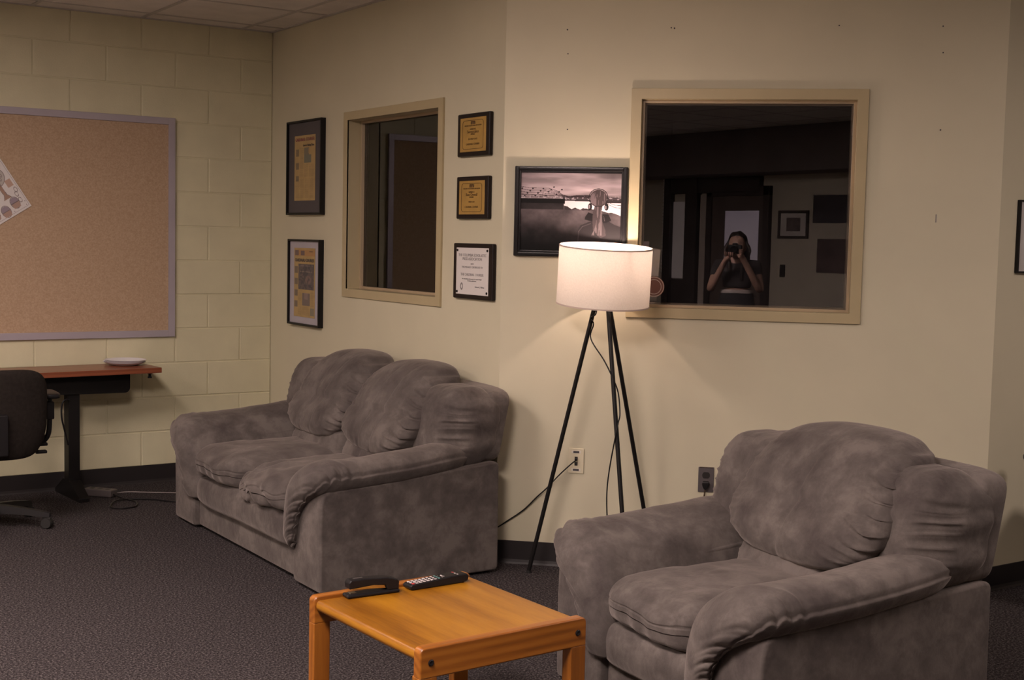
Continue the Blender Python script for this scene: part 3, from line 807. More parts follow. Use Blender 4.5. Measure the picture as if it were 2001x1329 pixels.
def plaque(label, s0, s1, z0, z1, gold, lines):
    w, h = s1-s0, z1-z0; loc, r = wloc('middle', (s0+s1)/2, (z0+z1)/2)
    t = thing('award_plaque', label, 'plaque', loc, r)
    bd = .022
    MB().box((-w/2, -bd, -h/2), (w/2, 0, h/2), .006, 3).build('board', M['plaque'], t, smooth=True)
    pw, ph = (w*.80, h*.79) if gold else (w*.82, h*.84)
    p = MB().box((-pw/2, -bd-.0015, -ph/2), (pw/2, -bd, ph/2), .0006, 1).build('plate', M['brass'] if gold else M['paper'], t)
    if gold:
        k = MB(); rr = .016; a0, b0 = pw*.40, ph*.42; yy = -bd-.0021
        pts = []
        for cx, cz, st_ in ((a0-rr, b0-rr, 0), (-a0+rr, b0-rr, 1), (-a0+rr, -b0+rr, 2), (a0-rr, -b0+rr, 3)):
            for q in range(6): a = st_*PI/2+q/5*PI/2; pts.append((cx+rr*math.cos(a), yy, cz+rr*math.sin(a)))
        pts.append(pts[0]); k.tube(pts, .0011, 5); k.build('engraved_border', M['engrave'], p)
        em = MB()
        for q in range(3): em.box((-.020+q*.0145, yy, ph*.30), (-.009+q*.0145, -bd-.001, ph*.30+.014), .001, 1)
        em.build('emblem', M['engrave'], p)
    else:
        for sx in (-1, 1):
            for sz in (-1, 1): MB().lathe([(0, 0), (.0062, 0), (.0055, .003), (0, .004)], 14, Matrix.Translation((sx*(pw/2-.011), -bd-.0015, sz*(ph/2-.012))) @ Matrix.Rotation(PI/2, 4, 'X')).build('rosette', M['black'], t, smooth=True)
        MB().lathe([(.006, 0), (.012, 0), (.012, .0006), (.006, .0006), (.006, 0)], 20, Matrix.Translation((-pw*.32, -bd-.0016, -ph*.33)) @ Matrix.Scale(1.5, 4, (0, 0, 1)) @ Matrix.Rotation(PI/2, 4, 'X')).build('seal', M['inkgrey'], p)
    for i, (s, zz, sz, mm) in enumerate(lines): text_obj('inscription', s, sz, mm, p, (0 if s[:5] != 'Edmun' else pw*.24, -bd-.0020, zz*ph))
    return t
E_ = M['engrave']; G_ = M['inkgrey']
plaque('gold-plated award plaque on dark board, top of the three plaques by the corner', 2.238, 2.520, 1.871, 2.070, True,
       [('MCMA', .375, .012, E_), ('MISSOURI COLLEGE MEDIA ASSOCIATION', .265, .0078, E_), ('DIVISION 2', .16, .0105, E_), ('Sweepstakes', .085, .020, E_), ('AWARD', .01, .0105, E_), ('SECOND PLACE', -.13, .011, E_), ('CARDINAL COURIER', -.28, .0125, E_)])
plaque('gold-plated award plaque on dark board, middle of the three plaques by the corner', 2.238, 2.518, 1.580, 1.778, True,
       [('MCMA', .375, .012, E_), ('MISSOURI COLLEGE MEDIA ASSOCIATION', .265, .0078, E_), ('DIVISION 2', .16, .0105, E_), ('Best Overall', .085, .020, E_), ('AWARD', .01, .0105, E_), ('THIRD PLACE', -.13, .009, E_), ('CARDINAL COURIER', -.28, .0125, E_)])
plaque('white certificate plaque with black corner rosettes, lowest of the three by the corner', 2.221, 2.568, 1.205, 1.466, False,
       [('THE COLUMBIA SCHOLASTIC', .34, .0185, G_), ('PRESS ASSOCIATION', .26, .0185, G_), ('awards', .16, .009, G_), ('THIS MEDALIST CERTIFICATE TO', .085, .0125, G_), ('THE CARDINAL COURIER', -.075, .0175, G_), ('for outstanding achievement in the annual critique', -.165, .0085, G_), ('of student publications', -.205, .0085, G_), ('Edmund J. Sullivan', -.33, .011, G_)])

# photograph of a woman with headphones above the river
loc, r = wloc('right', .3110, 1.6166)
t = thing('framed_photograph', 'black-framed black-and-white photograph of woman wearing headphones above river, behind lamp', 'framed picture', loc, r)
w, h = .5085, .404
fr = frame_mb(w, h, .020, .024, .004); fr2 = frame_mb(w-.030, h-.030, .014, .017, .003)
fr.add(fr2.v, fr2.f); fr.build('frame', M['blackgloss'], t, smooth=True)
cv = Canvas(300, 236, (.5, .42, .45)); U, V = cv.U, cv.V
T = np.array((1., .84, .88))
sky = .40+.45*np.clip(cv.noise(2.2, 9, 1, 4)*2-.6, 0, 1)+.12*np.exp(-((V-.17)/.10)**2)
sky -= .28*np.exp(-(((U-.93)/.10)**2+((V-.10)/.10)**2))*cv.noise(8, 8, 2)
cv.a = sky[..., None]*T
cv.mask((V > .285) & (V < .345), (.30, .25, .26), .55)
hill = .300+.02*np.sin(U*7)+.012*cv.noise(20, 3, 5)
cv.mask((V > hill+.0) & (V < .345) & (U > .42), (.10, .08, .09), .75)
cv.mask((V > .30) & (V < .35) & (cv.noise(60, 50, 8, 2) > .60), (.75, .66, .70), .7)
ft = .345+.06*cv.noise(18, 8, 4)
tree = .40+.05*cv.noise(14, 6, 6)
low = np.clip(.30-.30*(V-.4)/.6, .03, 1)*(.35+1.1*cv.noise(9, 8, 11, 5))
cv.mask(V > .345, (.12, .10, .105))
cv.poly([(.43, .36), (.67, .365), (.82, .385), (1, .38), (1, .56), (.93, .545), (.86, .50), (.78, .47), (.66, .455), (.62, .45), (.585, .475), (.545, .44), (.51, .465), (.47, .43), (.435, .42)], (.93, .83, .86))
m2 = (V > (.47+.05*(cv.noise(16, 3, 13)-.5)+np.where(U > .78, (U-.78)*.35, 0)-np.where(U < .44, .09*(1-U), 0)))
cv.a[m2] = (np.clip(low, .012, .4)[..., None]*T)[m2]
cv.a[(V > .335) & (V < .40) & (U < .445)] = np.array((.035, .028, .03))
m3 = (V > .395) & (U < .43) & (V < .47); cv.a[m3] = ((.06+.08*cv.noise(10, 10, 17))[..., None]*T)[m3]
# staff of music wires
for k in range(5):
    L = [(0, .185+.032*k), (.08, .200+.030*k), (.18, .205+.027*k), (.28, .205+.022*k), (.36, .235+.014*k), (.42, .285+.006*k), (.48, .305+.003*k), (.60, .29+.006*k), (.72, .295+.008*k), (.85, .30+.022*k), (.93, .315+.030*k), (1, .30+.036*k)]
    cv.line(L, .0022, (.10, .07, .08), .85, .79)
for k in range(16):
    u = .02+k*.026; v = .21+.03*(k*7 % 4)-.02*(k > 9); cv.ell(u, v, .009, .009, (.06, .04, .05), .9)
# figure
cv.poly([(.565, 1), (.57, .74), (.60, .665), (.68, .620), (.74, .60), (.86, .60), (.93, .65), (1, .68), (1, 1)], (.085, .07, .075))
cv.line([(.575, .95), (.585, .74), (.62, .68), (.70, .64)], .004, (.20, .17, .18), .6, .79)
cv.poly([(.645, .555), (.675, .50), (.72, .52), (.87, .52), (.90, .60), (.85, .63), (.70, .61), (.64, .59)], (.05, .04, .045))
cv.ell(.770, .32, .083, .105, (.17, .135, .14)); cv.mask((((U-.77)/.08)**2+((V-.33)/.1)**2 < 1) & (cv.noise(70, 8, 21, 2) > .55), (.42, .34, .36), .6)
cv.poly([(.735, .42), (.81, .42), (.80, .52), (.815, .62), (.845, .72), (.85, .79), (.80, .82), (.76, .78), (.725, .72), (.715, .60), (.72, .50)], (.15, .12, .125))
hx = U-.035*np.sin((V-.45)*9)*sm(0, 1, .8); hm = (abs(hx-.765) < .028+.09*np.clip(V-.45, 0, 1)) & (V > .43) & (V < .79) & (cv.noise(60, 6, 23, 2) > .52); cv.mask(hm, (.36, .30, .31), .6)
cv.ell(.770, .315, .092, .110, (.06, .045, .05), .9, .045); cv.mask((((U-.77)/.083)**2+((V-.34)/.10)**2 < 1) & False, (0, 0, 0))
cv.ell(.690, .43, .020, .045, (.06, .05, .055)); cv.ell(.850, .43, .020, .045, (.06, .05, .055)); cv.ell(.683, .43, .008, .025, (.45, .38, .40)); cv.ell(.843, .435, .008, .022, (.45, .38, .40))
cv.a = (np.clip(cv.a, 0, 1)**1.5)*.60*np.array((.98, 1.03, 1.03))
pc = cv.mesh('photo_print', w-.050, h-.050, M['photo'], t, -.010)
MB().box((-w/2+.01, -.008, -h/2+.01), (w/2-.01, -.001, h/2-.01)).build('backing', M['black'], t)

# poster cut by the right edge of the photograph
loc, r = wloc('far', .115+.30, 1.548)
t = thing('wall_poster', 'pale poster in thin dark frame at the right edge of the photo', 'poster', loc, r)
frame_mb(.60, .315, .008, .018).build('frame', M['blackmetal'], t, smooth=True)
cv = Canvas(60, 40, (.50, .47, .45)); cv.a *= (.93+.14*cv.noise(6, 5, 5))[..., None]; cv.mesh('poster_sheet', .588, .303, M['print'], t, -.012)

# ------------------------------------------------------------------ bulletin board and drawing
loc, r = wloc('block', -.617-1.22, 1.5125)
bb = thing('bulletin_board', 'large tan cork bulletin board in a silver frame on the block wall', 'bulletin board', loc, r)
W_, H_ = 2.44, 1.287
frame_mb(W_, H_, .040, .022, .003).build('frame', M['silver'], bb, smooth=True)
MB().box((-W_/2+.03, -.012, -H_/2+.03), (W_/2-.03, -.001, H_/2-.03)).build('cork_panel', M['cork'], bb)
# tilted colouring sheet, lower right corner at x=-1.437 z=1.618
pw, ph = .236, .300
e = thing('coloring_sheet', 'tilted white colouring page of a tree and berry baskets pinned to the cork', 'paper', (-1.437, -.0165, 1.618), 0)
cv = Canvas(136, 172, (.66, .62, .61))
ln = (.17, .13, .13)
for q in ((.035, .045, .965, .955),):
    cv.line([(q[0], q[1]), (q[2], q[1]), (q[2], q[3]), (q[0], q[3]), (q[0], q[1])], .003, ln, .8, .77)
cv.ell(.62, .24, .24, .19, (.42, .38, .35), .9); cv.ell(.62, .24, .24, .19, ln, .9, .03)
for k in range(22):
    a = k*2.4; rr = .16*math.sqrt((k+1)/22); cv.ell(.62+rr*math.cos(a), .24+rr*.85*math.sin(a), .022, .028, ln, .8, .3)
cv.poly([(.58, .36), (.66, .36), (.67, .60), (.73, .68), (.54, .68), (.60, .60)], (.30, .17, .11), .9); cv.line([(.58, .36), (.60, .60), (.54, .68)], .005, ln, .9, .77); cv.line([(.66, .36), (.67, .60), (.73, .68)], .005, ln, .9, .77)
cv.rect(.10, .52, .48, .60, (.45, .24, .14), .8); cv.rect(.16, .44, .28, .52, (.45, .26, .15), .8); cv.line([(.10, .52), (.48, .52), (.48, .60), (.10, .60)], .004, ln, .8, .77)
cv.rect(.78, .38, .92, .52, (.42, .24, .16), .8)
for (u, v) in ((.72, .80), (.44, .86), (.18, .82)):
    cv.ell(u, v, .10, .10, (.25, .19, .24), .9); cv.ell(u, v, .105, .11, ln, .9, .06)
    cv.poly([(u-.10, v), (u+.10, v), (u+.08, v+.10), (u-.08, v+.10)], (.40, .26, .20), .9); cv.line([(u-.10, v), (u+.10, v)], .005, ln, 1, .77)
for (u, v) in ((.86, .80), (.86, .68), (.90, .60)):
    cv.ell(u, v, .035, .045, ln, .9, .16)
for (u, v) in ((.93, .86), (.60, .93), (.92, .93)): cv.ell(u, v, .008, .012, ln)
pm = cv.mesh('sheet', pw, ph, M['print'], e, 0, -pw/2, ph/2)
e.rotation_euler = (0, math.radians(-(90-57)), 0)
bk = MB().box((-pw, .0002, 0), (0, .0006, ph)).build('sheet_back', M['paper'], e)

# ------------------------------------------------------------------ desk corner
DR = math.radians(4.2)
dk = thing('training_table', 'narrow cherry laminate table on a black metal column against block wall', 'table', (-1.62, -.236, 0), DR)
DW, DD, DZ = .80, .165, .722
MB().box((-DW, -DD-.01, DZ-.030), (DW, DD, DZ), .002, 2).build('tabletop', M['desk'], dk, smooth=True)
rr = .03
mp = [(-DW+.10, DZ-.031), (-DW+.10, .60)]+[(.66-.0-rr+rr*math.sin(a), .575+rr-rr*math.cos(a)) for a in [k/6*PI/2 for k in range(7)]]+[(.66, DZ-.031)]
MB().prism(mp, -.06, -.048, Matrix(((1, 0, 0, 0), (0, 0, 1, 0), (0, 1, 0, 0), (0, 0, 0, 1))), bev=.002).build('modesty_panel', M['blackmetal'], dk, smooth=True)
for x in (.345, -.55):
    c = MB().box((x-.032, -.045, .09), (x+.032, .03, DZ-.030), .004).build('column', M['blackmetal'], dk, smooth=True)
    f = MB(); f.prism([(-.20, 0), (-.20, .022), (-.06, .10), (.06, .10), (.19, .022), (.19, 0)], x-.030, x+.030, Matrix(((0, 0, 1, 0), (1, 0, 0, 0), (0, 1, 0, 0), (0, 0, 0, 1))), bev=.004); f.build('foot', M['blackmetal'], dk, smooth=True)
MB().lathe([(0, 0), (.012, 0), (.012, .008), (.008, .010), (.008, .024), (.015, .026), (.015, .031), (0, .031)], 14, Matrix.Translation((.745, -DD+.03, DZ-.030-.031))).build('latch_knob', M['black'], dk, smooth=True)
MB().tube(spline([(.315, -.05, .55), (.29, -.06, .555), (.272, -.06, .53), (.27, -.06, .46), (.29, -.05, .38), (.312, -.04, .30)], 6), .005, 8).build('cable', M['black'], dk, smooth='all')
# foam plates
pl = MB().lathe([(0, 0), (.070, 0), (.078, .003), (.100, .010), (.1145, .0165), (.1155, .0178), (.113, .0182), (.098, .0135), (.077, .0065), (.069, .0032), (0, .0032)], 40)
pl0 = None
for i in range(4):
    L = ['lowest white foam plate of the stack on the cherry table', 'white foam plate second from the bottom of the stack', 'white foam plate third from the bottom of the stack', 'topmost white foam plate, slightly shifted on the stack']
    if pl0 is None: o = pl0 = pl.build('foam_plate', M['foam'], smooth=True)
    else: o = pl0.copy(); COL.objects.link(o)
    o.location = (-.958+(.006, 0, .003, .010)[i], -.135+(0, .003, -.004, .003)[i], DZ+.0008+.0046*i); tag(o, L[i], 'plate', 'stack of foam plates on the cherry table')
    if i == 3: o.rotation_euler = (0, math.radians(.5), 0)
# adapter box leaning by the table foot, cords on the carpet
ad = thing('power_strip', 'grey plastic power box on the carpet beside the black table foot', 'power strip', (-1.135, -.27, .001), math.radians(-50))
MB().box((-.09, -.035, 0), (.09, .035, .042), .008, 3).build('body', M['greybox'], ad, smooth=True)
for q in (-.05, 0, .05): MB().box((q-.012, -.012, .0415), (q+.012, .012, .0428), .001, 1).build('socket', M['black'], ad)
inv = Matrix.Rotation(-math.radians(-50), 4, 'Z') @ Matrix.Translation((1.135, .27, -.001))
c1 = [(-1.10, -.262, .02), (-1.06, -.255, .005), (-.98, -.245, .005), (-.86, -.32, .005), (-.74, -.40, .005), (-.66, -.45, .005), (-.56, -.52, .005)]
o = MB().tube(spline(c1, 8), .0028, 8).build('cord', M['cordwhite'], ad, smooth='all', mtx=inv); o['label'] = 'thin pale cord running to the sofa'
c2 = [(-1.09, -.33, .02), (-1.05, -.42, .006), (-1.02, -.54, .006), (-1.06, -.66, .006), (-1.14, -.68, .006), (-1.18, -.62, .006), (-1.12, -.50, .012), (-1.02, -.46, .006), (-.92, -.52, .006), (-.83, -.64, .006), (-.74, -.68, .006), (-.66, -.74, .006)]
o = MB().tube(spline(c2, 8), .0042, 8).build('cord', M['black'], ad, smooth='all', mtx=inv); o['label'] = 'thick black looping cord'

# ------------------------------------------------------------------ office chair
def office_chair(label, loc, rz):
    t = thing('office_chair', label, 'office chair', loc, rz)    # local: back at -Y, faces +Y
    def bf(q, u):
        y = q.y - .05*(1-(q.x/.24)**2)*0 + .055*(q.x/.24)**2 - .10*((q.z-.05)/.27)*(.35)
        x = q.x*(1-.10*sm(-.2, -1, u.z))
        return Vector((x, y, q.z))
    MB().puff((.232, .042, .222), 5, 26, bf, Matrix.Translation((0, -.235, .588))).build('backrest', M['officefab'], t, smooth='all')
    def sf(q, u): return Vector((q.x*(1-.06*sm(0, 1, -u.y)), q.y, q.z-.02*sm(.6, 1, u.y)))
    MB().puff((.250, .240, .040), 4.5, 22, sf, Matrix.Translation((0, .02, .465))).build('seat', M['officefab'], t, smooth='all')
    MB().box((-.035, -.305, .40), (.035, -.255, .60), .008, 2).build('back_bar', M['black'], t, smooth=True)
    k = MB().box((-.11, -.16, .395), (.11, .12, .428), .012, 2); k.tube([(.08, -.04, .415), (.235, -.06, .412)], .006, 8); k.box((.21, -.075, .404), (.26, -.045, .420), .005); k.tube([(.08, -.10, .41), (.22, -.12, .385)], .006, 8); k.box((.19, -.137, .376), (.245, -.105, .392), .005)
    k.build('mechanism', M['black'], t, smooth=True)
    for s in (-1, 1):
        c = MB().tube(spline([(s*.16, .0, .415), (s*.24, .0, .415), (s*.275, .0, .45), (s*.283, 0, .53), (s*.283, 0, .63)], 5), [.013]*21, 10)
        c.box((s*.283-.020, -.024, .53), (s*.283+.020, .024, .62), .006)
        pp = c.build('armrest', M['black'], t, smooth=True)
        MB().puff((.042, .115, .016), 4, 12, None, Matrix.Translation((s*.283, .015, .655))).build('arm_pad', M['black'], pp, smooth='all')
    MB().lathe([(0, .07), (.028, .07), (.028, .25), (.018, .255), (.018, .40), (0, .40)], 18).build('gas_column', M['steel'], t, smooth=True)
    for i in range(5):
        a = math.radians(72*i+41); d = Vector((math.cos(a), math.sin(a), 0)); w_ = Vector((-d.y, d.x, 0))
        lg = MB(); rg = []
        for r_, z0, z1, hw in ((.0, .075, .115, .030), (.05, .075, .115, .028), (.16, .070, .103, .022), (.27, .058, .085, .018), (.295, .058, .078, .012)):
            rg.append([d*r_-w_*hw+Vector((0, 0, z0)), d*r_+w_*hw+Vector((0, 0, z0)), d*r_+w_*hw*.7+Vector((0, 0, z1)), d*r_-w_*hw*.7+Vector((0, 0, z1))])
        lg.rings(rg); L_ = lg.build('base_leg', M['black'], t, smooth=True)
        cs = MB(); p = d*.28
        for s in (-1, 1): cs.lathe([(0, 0), (.024, .0), (.027, .004), (.027, .014), (.024, .018), (0, .018)], 18, Matrix.Translation(p+w_*(s*.014)-w_*(.009)+Vector((0, 0, .0275))) @ Matrix.Rotation(a+PI/2, 4, 'Z') @ Matrix.Rotation(PI/2, 4, 'Y'))
        cs.box((-.02, -.012, .03), (.02, .012, .058), .005, 2, Matrix.Translation(p) @ Matrix.Rotation(a, 4, 'Z'))
        cs.build('caster', M['rubber'], L_, smooth=True)
    return t
OC = office_chair('black swivel office chair seen from behind at the cherry table', (-1.83, -.80, 0), math.radians(-3))
OC2 = copy_tree(OC); OC2.location = (1.80, -4.47, 0); OC2.rotation_euler[2] = math.radians(-45); OC2.scale = (.93, .93, .93)
OC2['label'] = 'black swivel office chair mostly cut off at the right edge behind the armchair'

# ------------------------------------------------------------------ stickers seen on the wide window
loc, r = wloc('right', .690, 1.290, -.0465)
sk = thing('round_sticker', 'round white and red sticker low on the wide window pane behind lamp', 'sticker', loc, r)
MB().lathe([(0, 0), (.047, 0), (.047, .0008), (0, .0008)], 40, Matrix.Rotation(PI/2, 4, 'X')).build('disc', mat('sticker_dark_red', (.16, .07, .055), .5), sk)
for r0 in (.045, .034): MB().lathe([(r0-.003, .0008), (r0, .0008), (r0, .0012), (r0-.003, .0012), (r0-.003, .0008)], 40, Matrix.Rotation(PI/2, 4, 'X')).build('ring', mat('sticker_pale', (.50, .42, .40), .5), sk)
loc, r = wloc('right', .640, 1.395, -.060)
pp = thing('paper_notice', 'pale paper notice hanging inside the wide window beside lamp shade', 'paper', loc, r)
MB().box((-.022, 0, -.11), (.022, .001, .098)).build('sheet', mat('pink_paper', (.30, .23, .24), .8), pp)
MB().box((-.022, -.0006, .045), (.022, 0, .049)).build('fold_line', M['ink'], pp)

# ------------------------------------------------------------------ behind the camera: what the wide window mirrors
YR = YREAR
def rear_rect(mb, x0, x1, z0, z1, y0, y1, bev=.002): mb.box((x0, YR+y0, z0), (x1, YR+y1, z1), bev)
dr_ = bpy.data.objects.new('door_1', None); COL.objects.link(dr_); struct(dr_); dr_.location = (-4.87, YR, 0)
f = MB()
for lo, hi in (((-.52, 0, 0), (-.44, .06, 2.16)), ((.30, 0, 0), (.38, .06, 2.16)), ((-.52, 0, 2.06), (.38, .06, 2.16))): f.box(lo, hi, .003)
f.build('door_frame', M['darkdoor'], dr_); MB().box((-.44, 0, 0), (.30, .045, 2.06), .003).build('door_leaf', M['doorpaint'], dr_)
MB().box((-.24, .045, 1.15), (.24, .05, 1.90)).build('lit_pane', emit_mat('corridor_light', (.42, .33, .45), .55), dr_)
MB().box((-.25, .05, 2.135), (.15, .065, 2.165)).build('lit_slot', emit_mat('corridor_slot', (.42, .36, .38), .40), dr_)
MB().tube([(.24, .05, 1.0), (.24, .10, 1.0), (.16, .10, 1.0)], .010, 8).build('door_handle', M['chrome'], dr_)
d2 = bpy.data.objects.new('door_2', None); COL.objects.link(d2); struct(d2); d2.location = (-5.82, YR, 0)
f = MB()
for lo, hi in (((-.22, 0, 0), (-.12, .08, 2.30)), ((.12, 0, 0), (.30, .08, 2.30)), ((-.22, 0, 2.10), (1.20, .07, 2.26))): f.box(lo, hi, .003)
f.build('door_frame', M['darkdoor'], d2); MB().box((-.12, 0, 1.15), (.12, .02, 2.01)).build('lit_pane', emit_mat('sidelight_pane', (.34, .26, .25), .36), d2); MB().box((-.12, 0, 0), (.12, .03, 1.14), .003).build('kick_panel', M['darkdoor'], d2)
w3 = bpy.data.objects.new('window_3', None); COL.objects.link(w3); struct(w3); w3.location = (-6.03, YR, 0)
MB().box((-.08, 0, 1.2), (.08, .02, 2.28)).build('lit_pane', emit_mat('blind_pane', (.34, .24, .23), .32), w3)
f = MB()
for k in range(27): f.box((-.08, .022, 1.2+k*.04), (.08, .032, 1.206+k*.04))
f.build('blind', M['darkdoor'], w3)
jb = MB().box((-5.49, YR, 0), (-5.33, YR+.05, 2.08), .003).build('trim_1', mat('pale_jamb', (.55, .48, .44), .6)); struct(jb)
sf_ = MB().box((XSIDE, YR, 2.27), (-3.0, YR+.45, ZC), .004).build('trim_2', mat('dark_soffit', (.13, .11, .105), .8)); struct(sf_)
def rear_pic(name, label, x0, x1, z0, z1, fwid, fc, inner):
    t = thing(name, label, 'framed picture', ((x0+x1)/2, YR, (z0+z1)/2), PI)
    w, h = abs(x1-x0), z1-z0
    if fwid: frame_mb(w, h, fwid, .022).build('frame', fc, t)
    MB().box((-w/2+fwid*.5, -.008, -h/2+fwid*.5), (w/2-fwid*.5, -.001, h/2-fwid*.5)).build('mount', M['paper'] if fwid else M['ink'], t)
    q = .46 if fwid else 1.
    cv = Canvas(50, 40, inner); cv.a *= (.4+1.2*cv.noise(5, 5, int(h*1000)))[..., None]; cv.mesh('print', w*q, h*q*1.05 if fwid else h, M['print'], t, -.0095)
rear_pic('framed_picture', 'dark-framed picture with wide pale mount mirrored in the wide window', -4.39, -3.99, 1.61, 1.90, .028, M['darkdoor'], (.13, .10, .10))
rear_pic('art_print', 'upper unframed dark print mirrored at the right of the wide window', -3.94, -3.50, 1.77, 2.05, 0, None, (.03, .026, .035))
rear_pic('art_print', 'lower unframed dark portrait print mirrored at the right of the wide window', -3.87, -3.42, 1.27, 1.61, 0, None, (.10, .07, .07))
sw = thing('light_switch', 'dark light switch mirrored below the framed picture in the window', 'light switch', (-4.32, YR, 1.275), PI)
MB().box((-.036, -.006, -.065), (.036, 0, .065), .002).build('plate', M['blackmetal'], sw); MB().box((-.006, -.014, -.012), (.006, -.005, .012), .002).build('toggle', M['black'], sw)

# ------------------------------------------------------------------ the photographer (seen only as a reflection)
HD = Vector((fw.x, fw.y, 0)).normalized(); RZ = math.atan2(HD.y, HD.x)-PI/2     # local +Y looks along the view
base_p = CAM-HD*.30; base_p.z = 0
pz = thing('person', 'woman with long dark hair holding a camera to her face, mirrored in window', 'person', base_p, RZ)
def skin_mesh(name, verts, edges, radii, m, parent, sub=2, root=0):
    me = bpy.data.meshes.new(name); me.from_pydata(verts, edges, []); o = bpy.data.objects.new(name, me); COL.objects.link(o)
    md = o.modifiers.new('skin', 'SKIN'); sb = o.modifiers.new('sub', 'SUBSURF'); sb.levels = sub; sb.render_levels = sub
    for i, r_ in enumerate(radii):
        sv = me.skin_vertices[0].data[i]; sv.radius = r_ if isinstance(r_, tuple) else (r_, r_); sv.use_root = (i == root)
    dg = bpy.context.evaluated_depsgraph_get(); dg.update()
    m2 = bpy.data.meshes.new_from_object(o.evaluated_get(dg)); m2.name = name; bpy.data.objects.remove(o)
    m2.materials.clear(); m2.materials.append(m)
    for p in m2.polygons: p.use_smooth = True
    ob = bpy.data.objects.new(name, m2); COL.objects.link(ob); ob.parent = parent; return ob
# body: eyes at z=1.50
V_ = [(0, 0, .92), (0, 0, 1.05), (0, .0, 1.20), (0, .0, 1.33), (0, .005, 1.40), (0, .03, 1.46),   # 0-5 pelvis..neck
      (.16, 0, 1.34), (.225, .06, 1.10), (.085, .235, 1.40), (.055, .262, 1.445),               # 6-9 right arm, elbow, wrist, palm
      (-.16, 0, 1.34), (-.235, .08, 1.10), (-.075, .235, 1.375), (-.035, .265, 1.42),            # 10-13 left arm
      (.09, 0, .86), (.10, .01, .48), (.10, -.01, .09), (.10, .10, .035),                        # 14-17
      (-.09, 0, .86), (-.10, .01, .48), (-.10, -.01, .09), (-.10, .10, .035), (0, .045, 1.50)]
E__ = [(0, 1), (1, 2), (2, 3), (3, 4), (4, 5), (3, 6), (6, 7), (7, 8), (8, 9), (3, 10), (10, 11), (11, 12), (12, 13), (0, 14), (14, 15), (15, 16), (16, 17), (0, 18), (18, 19), (19, 20), (20, 21), (5, 22)]
R__ = [(.12, .085), (.105, .08), (.125, .09), (.125, .085), (.06, .055), (.05, .05), .055, .040, .027, .030, .055, .040, .027, .030, .085, .055, .038, .030, .085, .055, .038, .030, .055]
body = skin_mesh('body', V_, E__, R__, M['skin'], pz, 2)
# head joined into the body mesh
hb = MB()
def hf(q, u):
    x, y, z = q; k = z/.115
    if k < 0: x *= 1-.28*(-k)**1.5; y *= 1-.10*(-k)
    y += .012*math.exp(-((x/.012)**2+((z+.012)/.018)**2))*(1 if y > 0 else 0)*1.3     # nose
    if y > 0: y -= .008*(math.exp(-(((x-.03)/.014)**2+((z-.012)/.010)**2))+math.exp(-(((x+.03)/.014)**2+((z-.012)/.010)**2)))
    if y > 0: y += .004*math.exp(-((x/.022)**2+((z+.050)/.008)**2))
    return Vector((x, y, z))
hb.puff((.075, .092, .115), 2.3, 26, hf, Matrix.Translation((0, .055, 1.505)))
for s in (-1, 1): hb.puff((.010, .018, .030), 2.2, 6, None, Matrix.Translation((s*.076, .045, 1.50)))
# five fingers on each hand, bent round the camera
def finger(pts, r0): hb.tube(spline(pts, 3), [r0*(1-.25*i/(3*(len(pts)-1))) for i in range(3*(len(pts)-1)+1)], 8)
for j in range(4):
    z = 1.475-.018*j; finger([(.060, .255, z-.01), (.080, .268, z), (.076, .290, z), (.056, .296, z)], .0085-.0006*j)
finger([(.045, .245, 1.43), (.030, .225, 1.435), (.012, .222, 1.445)], .0095)
for j in range(4):
    x = -.055+.018*j; finger([(x-.004, .255, 1.415), (x, .275, 1.425), (x, .292, 1.440), (x+.002, .290, 1.455)], .0085-.0006*(3-j))
finger([(-.060, .250, 1.42), (-.074, .262, 1.44), (-.066, .275, 1.465)], .0095)
hm_ = hb.build('head_tmp', M['skin'], None, smooth='all')
bmj = bmesh.new(); bmj.from_mesh(body.data); bmj.from_mesh(hm_.data); bmj.to_mesh(body.data); bmj.free(); bpy.data.objects.remove(hm_)
for p in body.data.polygons: p.use_smooth = True
# clothing
V2 = V_[:4]+[V_[4]]; 
skin_mesh('t_shirt', [(0, 0, 1.125), (0, 0, 1.15), (0, 0, 1.22), (0, 0, 1.33), (0, .0, 1.385), (.165, .0, 1.335), (.200, .03, 1.215), (-.165, .0, 1.335), (-.205, .035, 1.215)],
          [(0, 1), (1, 2), (2, 3), (3, 4), (3, 5), (5, 6), (3, 7), (7, 8)], [(.140, .104), (.140, .104), (.150, .108), (.145, .098), (.075, .07), .070, .060, .070, .060], M['shirt'], pz, 2)
jn = skin_mesh('jeans', [(0, 0, 1.05), (0, 0, .93), (.092, 0, .84), (.102, .01, .48), (.10, -.01, .08), (-.092, 0, .84), (-.102, .01, .48), (-.10, -.01, .08)],
          [(0, 1), (1, 2), (2, 3), (3, 4), (1, 5), (5, 6), (6, 7)], [(.160, .118), (.180, .125), .100, .068, .055, .098, .068, .055], M['jeans'], pz, 2)
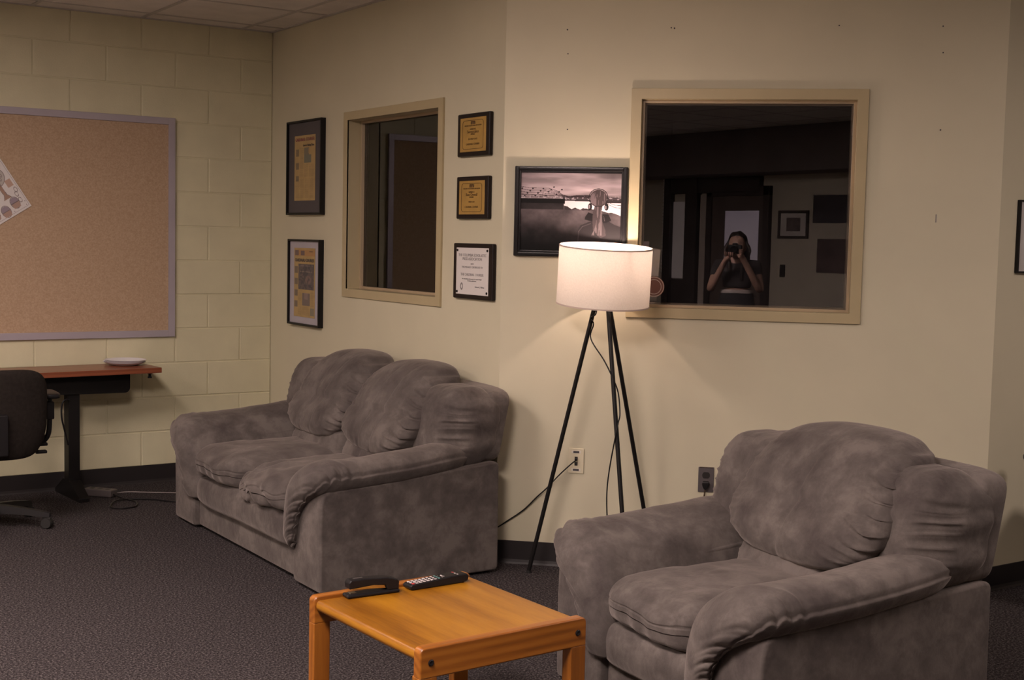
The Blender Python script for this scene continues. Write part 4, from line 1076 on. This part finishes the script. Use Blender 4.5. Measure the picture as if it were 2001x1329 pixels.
hp = MB().lathe([(0, 1.11), (.138, 1.108), (.146, 1.09), (.158, 1.03), (.176, .94), (.180, .88), (.165, .82), (.10, .79), (0, .78)], 36, Matrix.Diagonal((1, .74, 1, 1))).build('hip_tmp', M['jeans'], None, smooth='all')
bmj = bmesh.new(); bmj.from_mesh(jn.data); bmj.from_mesh(hp.data); bmj.to_mesh(jn.data); bmj.free(); bpy.data.objects.remove(hp)
for p in jn.data.polygons: p.use_smooth = True
bl = MB(); 
bl.lathe([(.146, 1.085), (.149, 1.086), (.147, 1.118), (.144, 1.118), (.146, 1.085)], 36, Matrix.Diagonal((1, .74, 1, 1)))
bl.build('belt', M['belt'], pz, smooth=True)
def hairf(q, u):
    x, y, z = q
    k = sm(.02, -.20, z); y -= .012*k
    if u.y > .1 and z < .075: y -= .11*sm(.1, .7, u.y)*sm(.10, .03, z)
    return Vector((x*(1+.10*k), y, z+.004*math.sin(x*90)))
hr = MB(); hr.puff((.090, .098, .125), 2.4, 24, hairf, Matrix.Translation((0, .030, 1.522)))
for s in (-1, 1):
    for q in range(7):
        a = -.5+q*.22
        hr.tube(spline([(s*.070, .02+.03*a, 1.56), (s*(.088+.004*q % 3), .035*a+.02, 1.47), (s*(.094-.004*q), .03+.05*a, 1.38), (s*(.092-.006*q), .055+.04*a, 1.27), (s*(.088-.006*q), .06+.03*a, 1.20)], 4), [.014+.006*math.sin(i/16*PI) for i in range(17)], 7)
hr.build('hair', M['hair'], pz, smooth='all')
SH = MB()
for s in (-1, 1): SH.puff((.045, .125, .04), 3, 12, None, Matrix.Translation((s*.10, .055, .04)))
SH.build('shoes', M['black'], pz, smooth='all')
cm = thing('camera_body', 'black camera held to the face of the mirrored woman', 'camera', CAM-HD*.012-Vector((0, 0, .0)), RZ)
MB().box((-.062, -.145, -.050), (.062, -.085, .035), .010, 3).build('housing', M['black'], cm, smooth=True)
MB().box((-.022, -.140, .03), (.022, -.09, .052), .006).build('viewfinder', M['black'], cm, smooth=True)
MB().lathe([(.033, 0), (.034, .05), (.031, .074), (.027, .076), (.026, .060), (0, .058)], 28, Matrix.Translation((0, -.086, -.008)) @ Matrix.Rotation(-PI/2, 4, 'X')).build('lens', M['blackgloss'], cm, smooth=True)
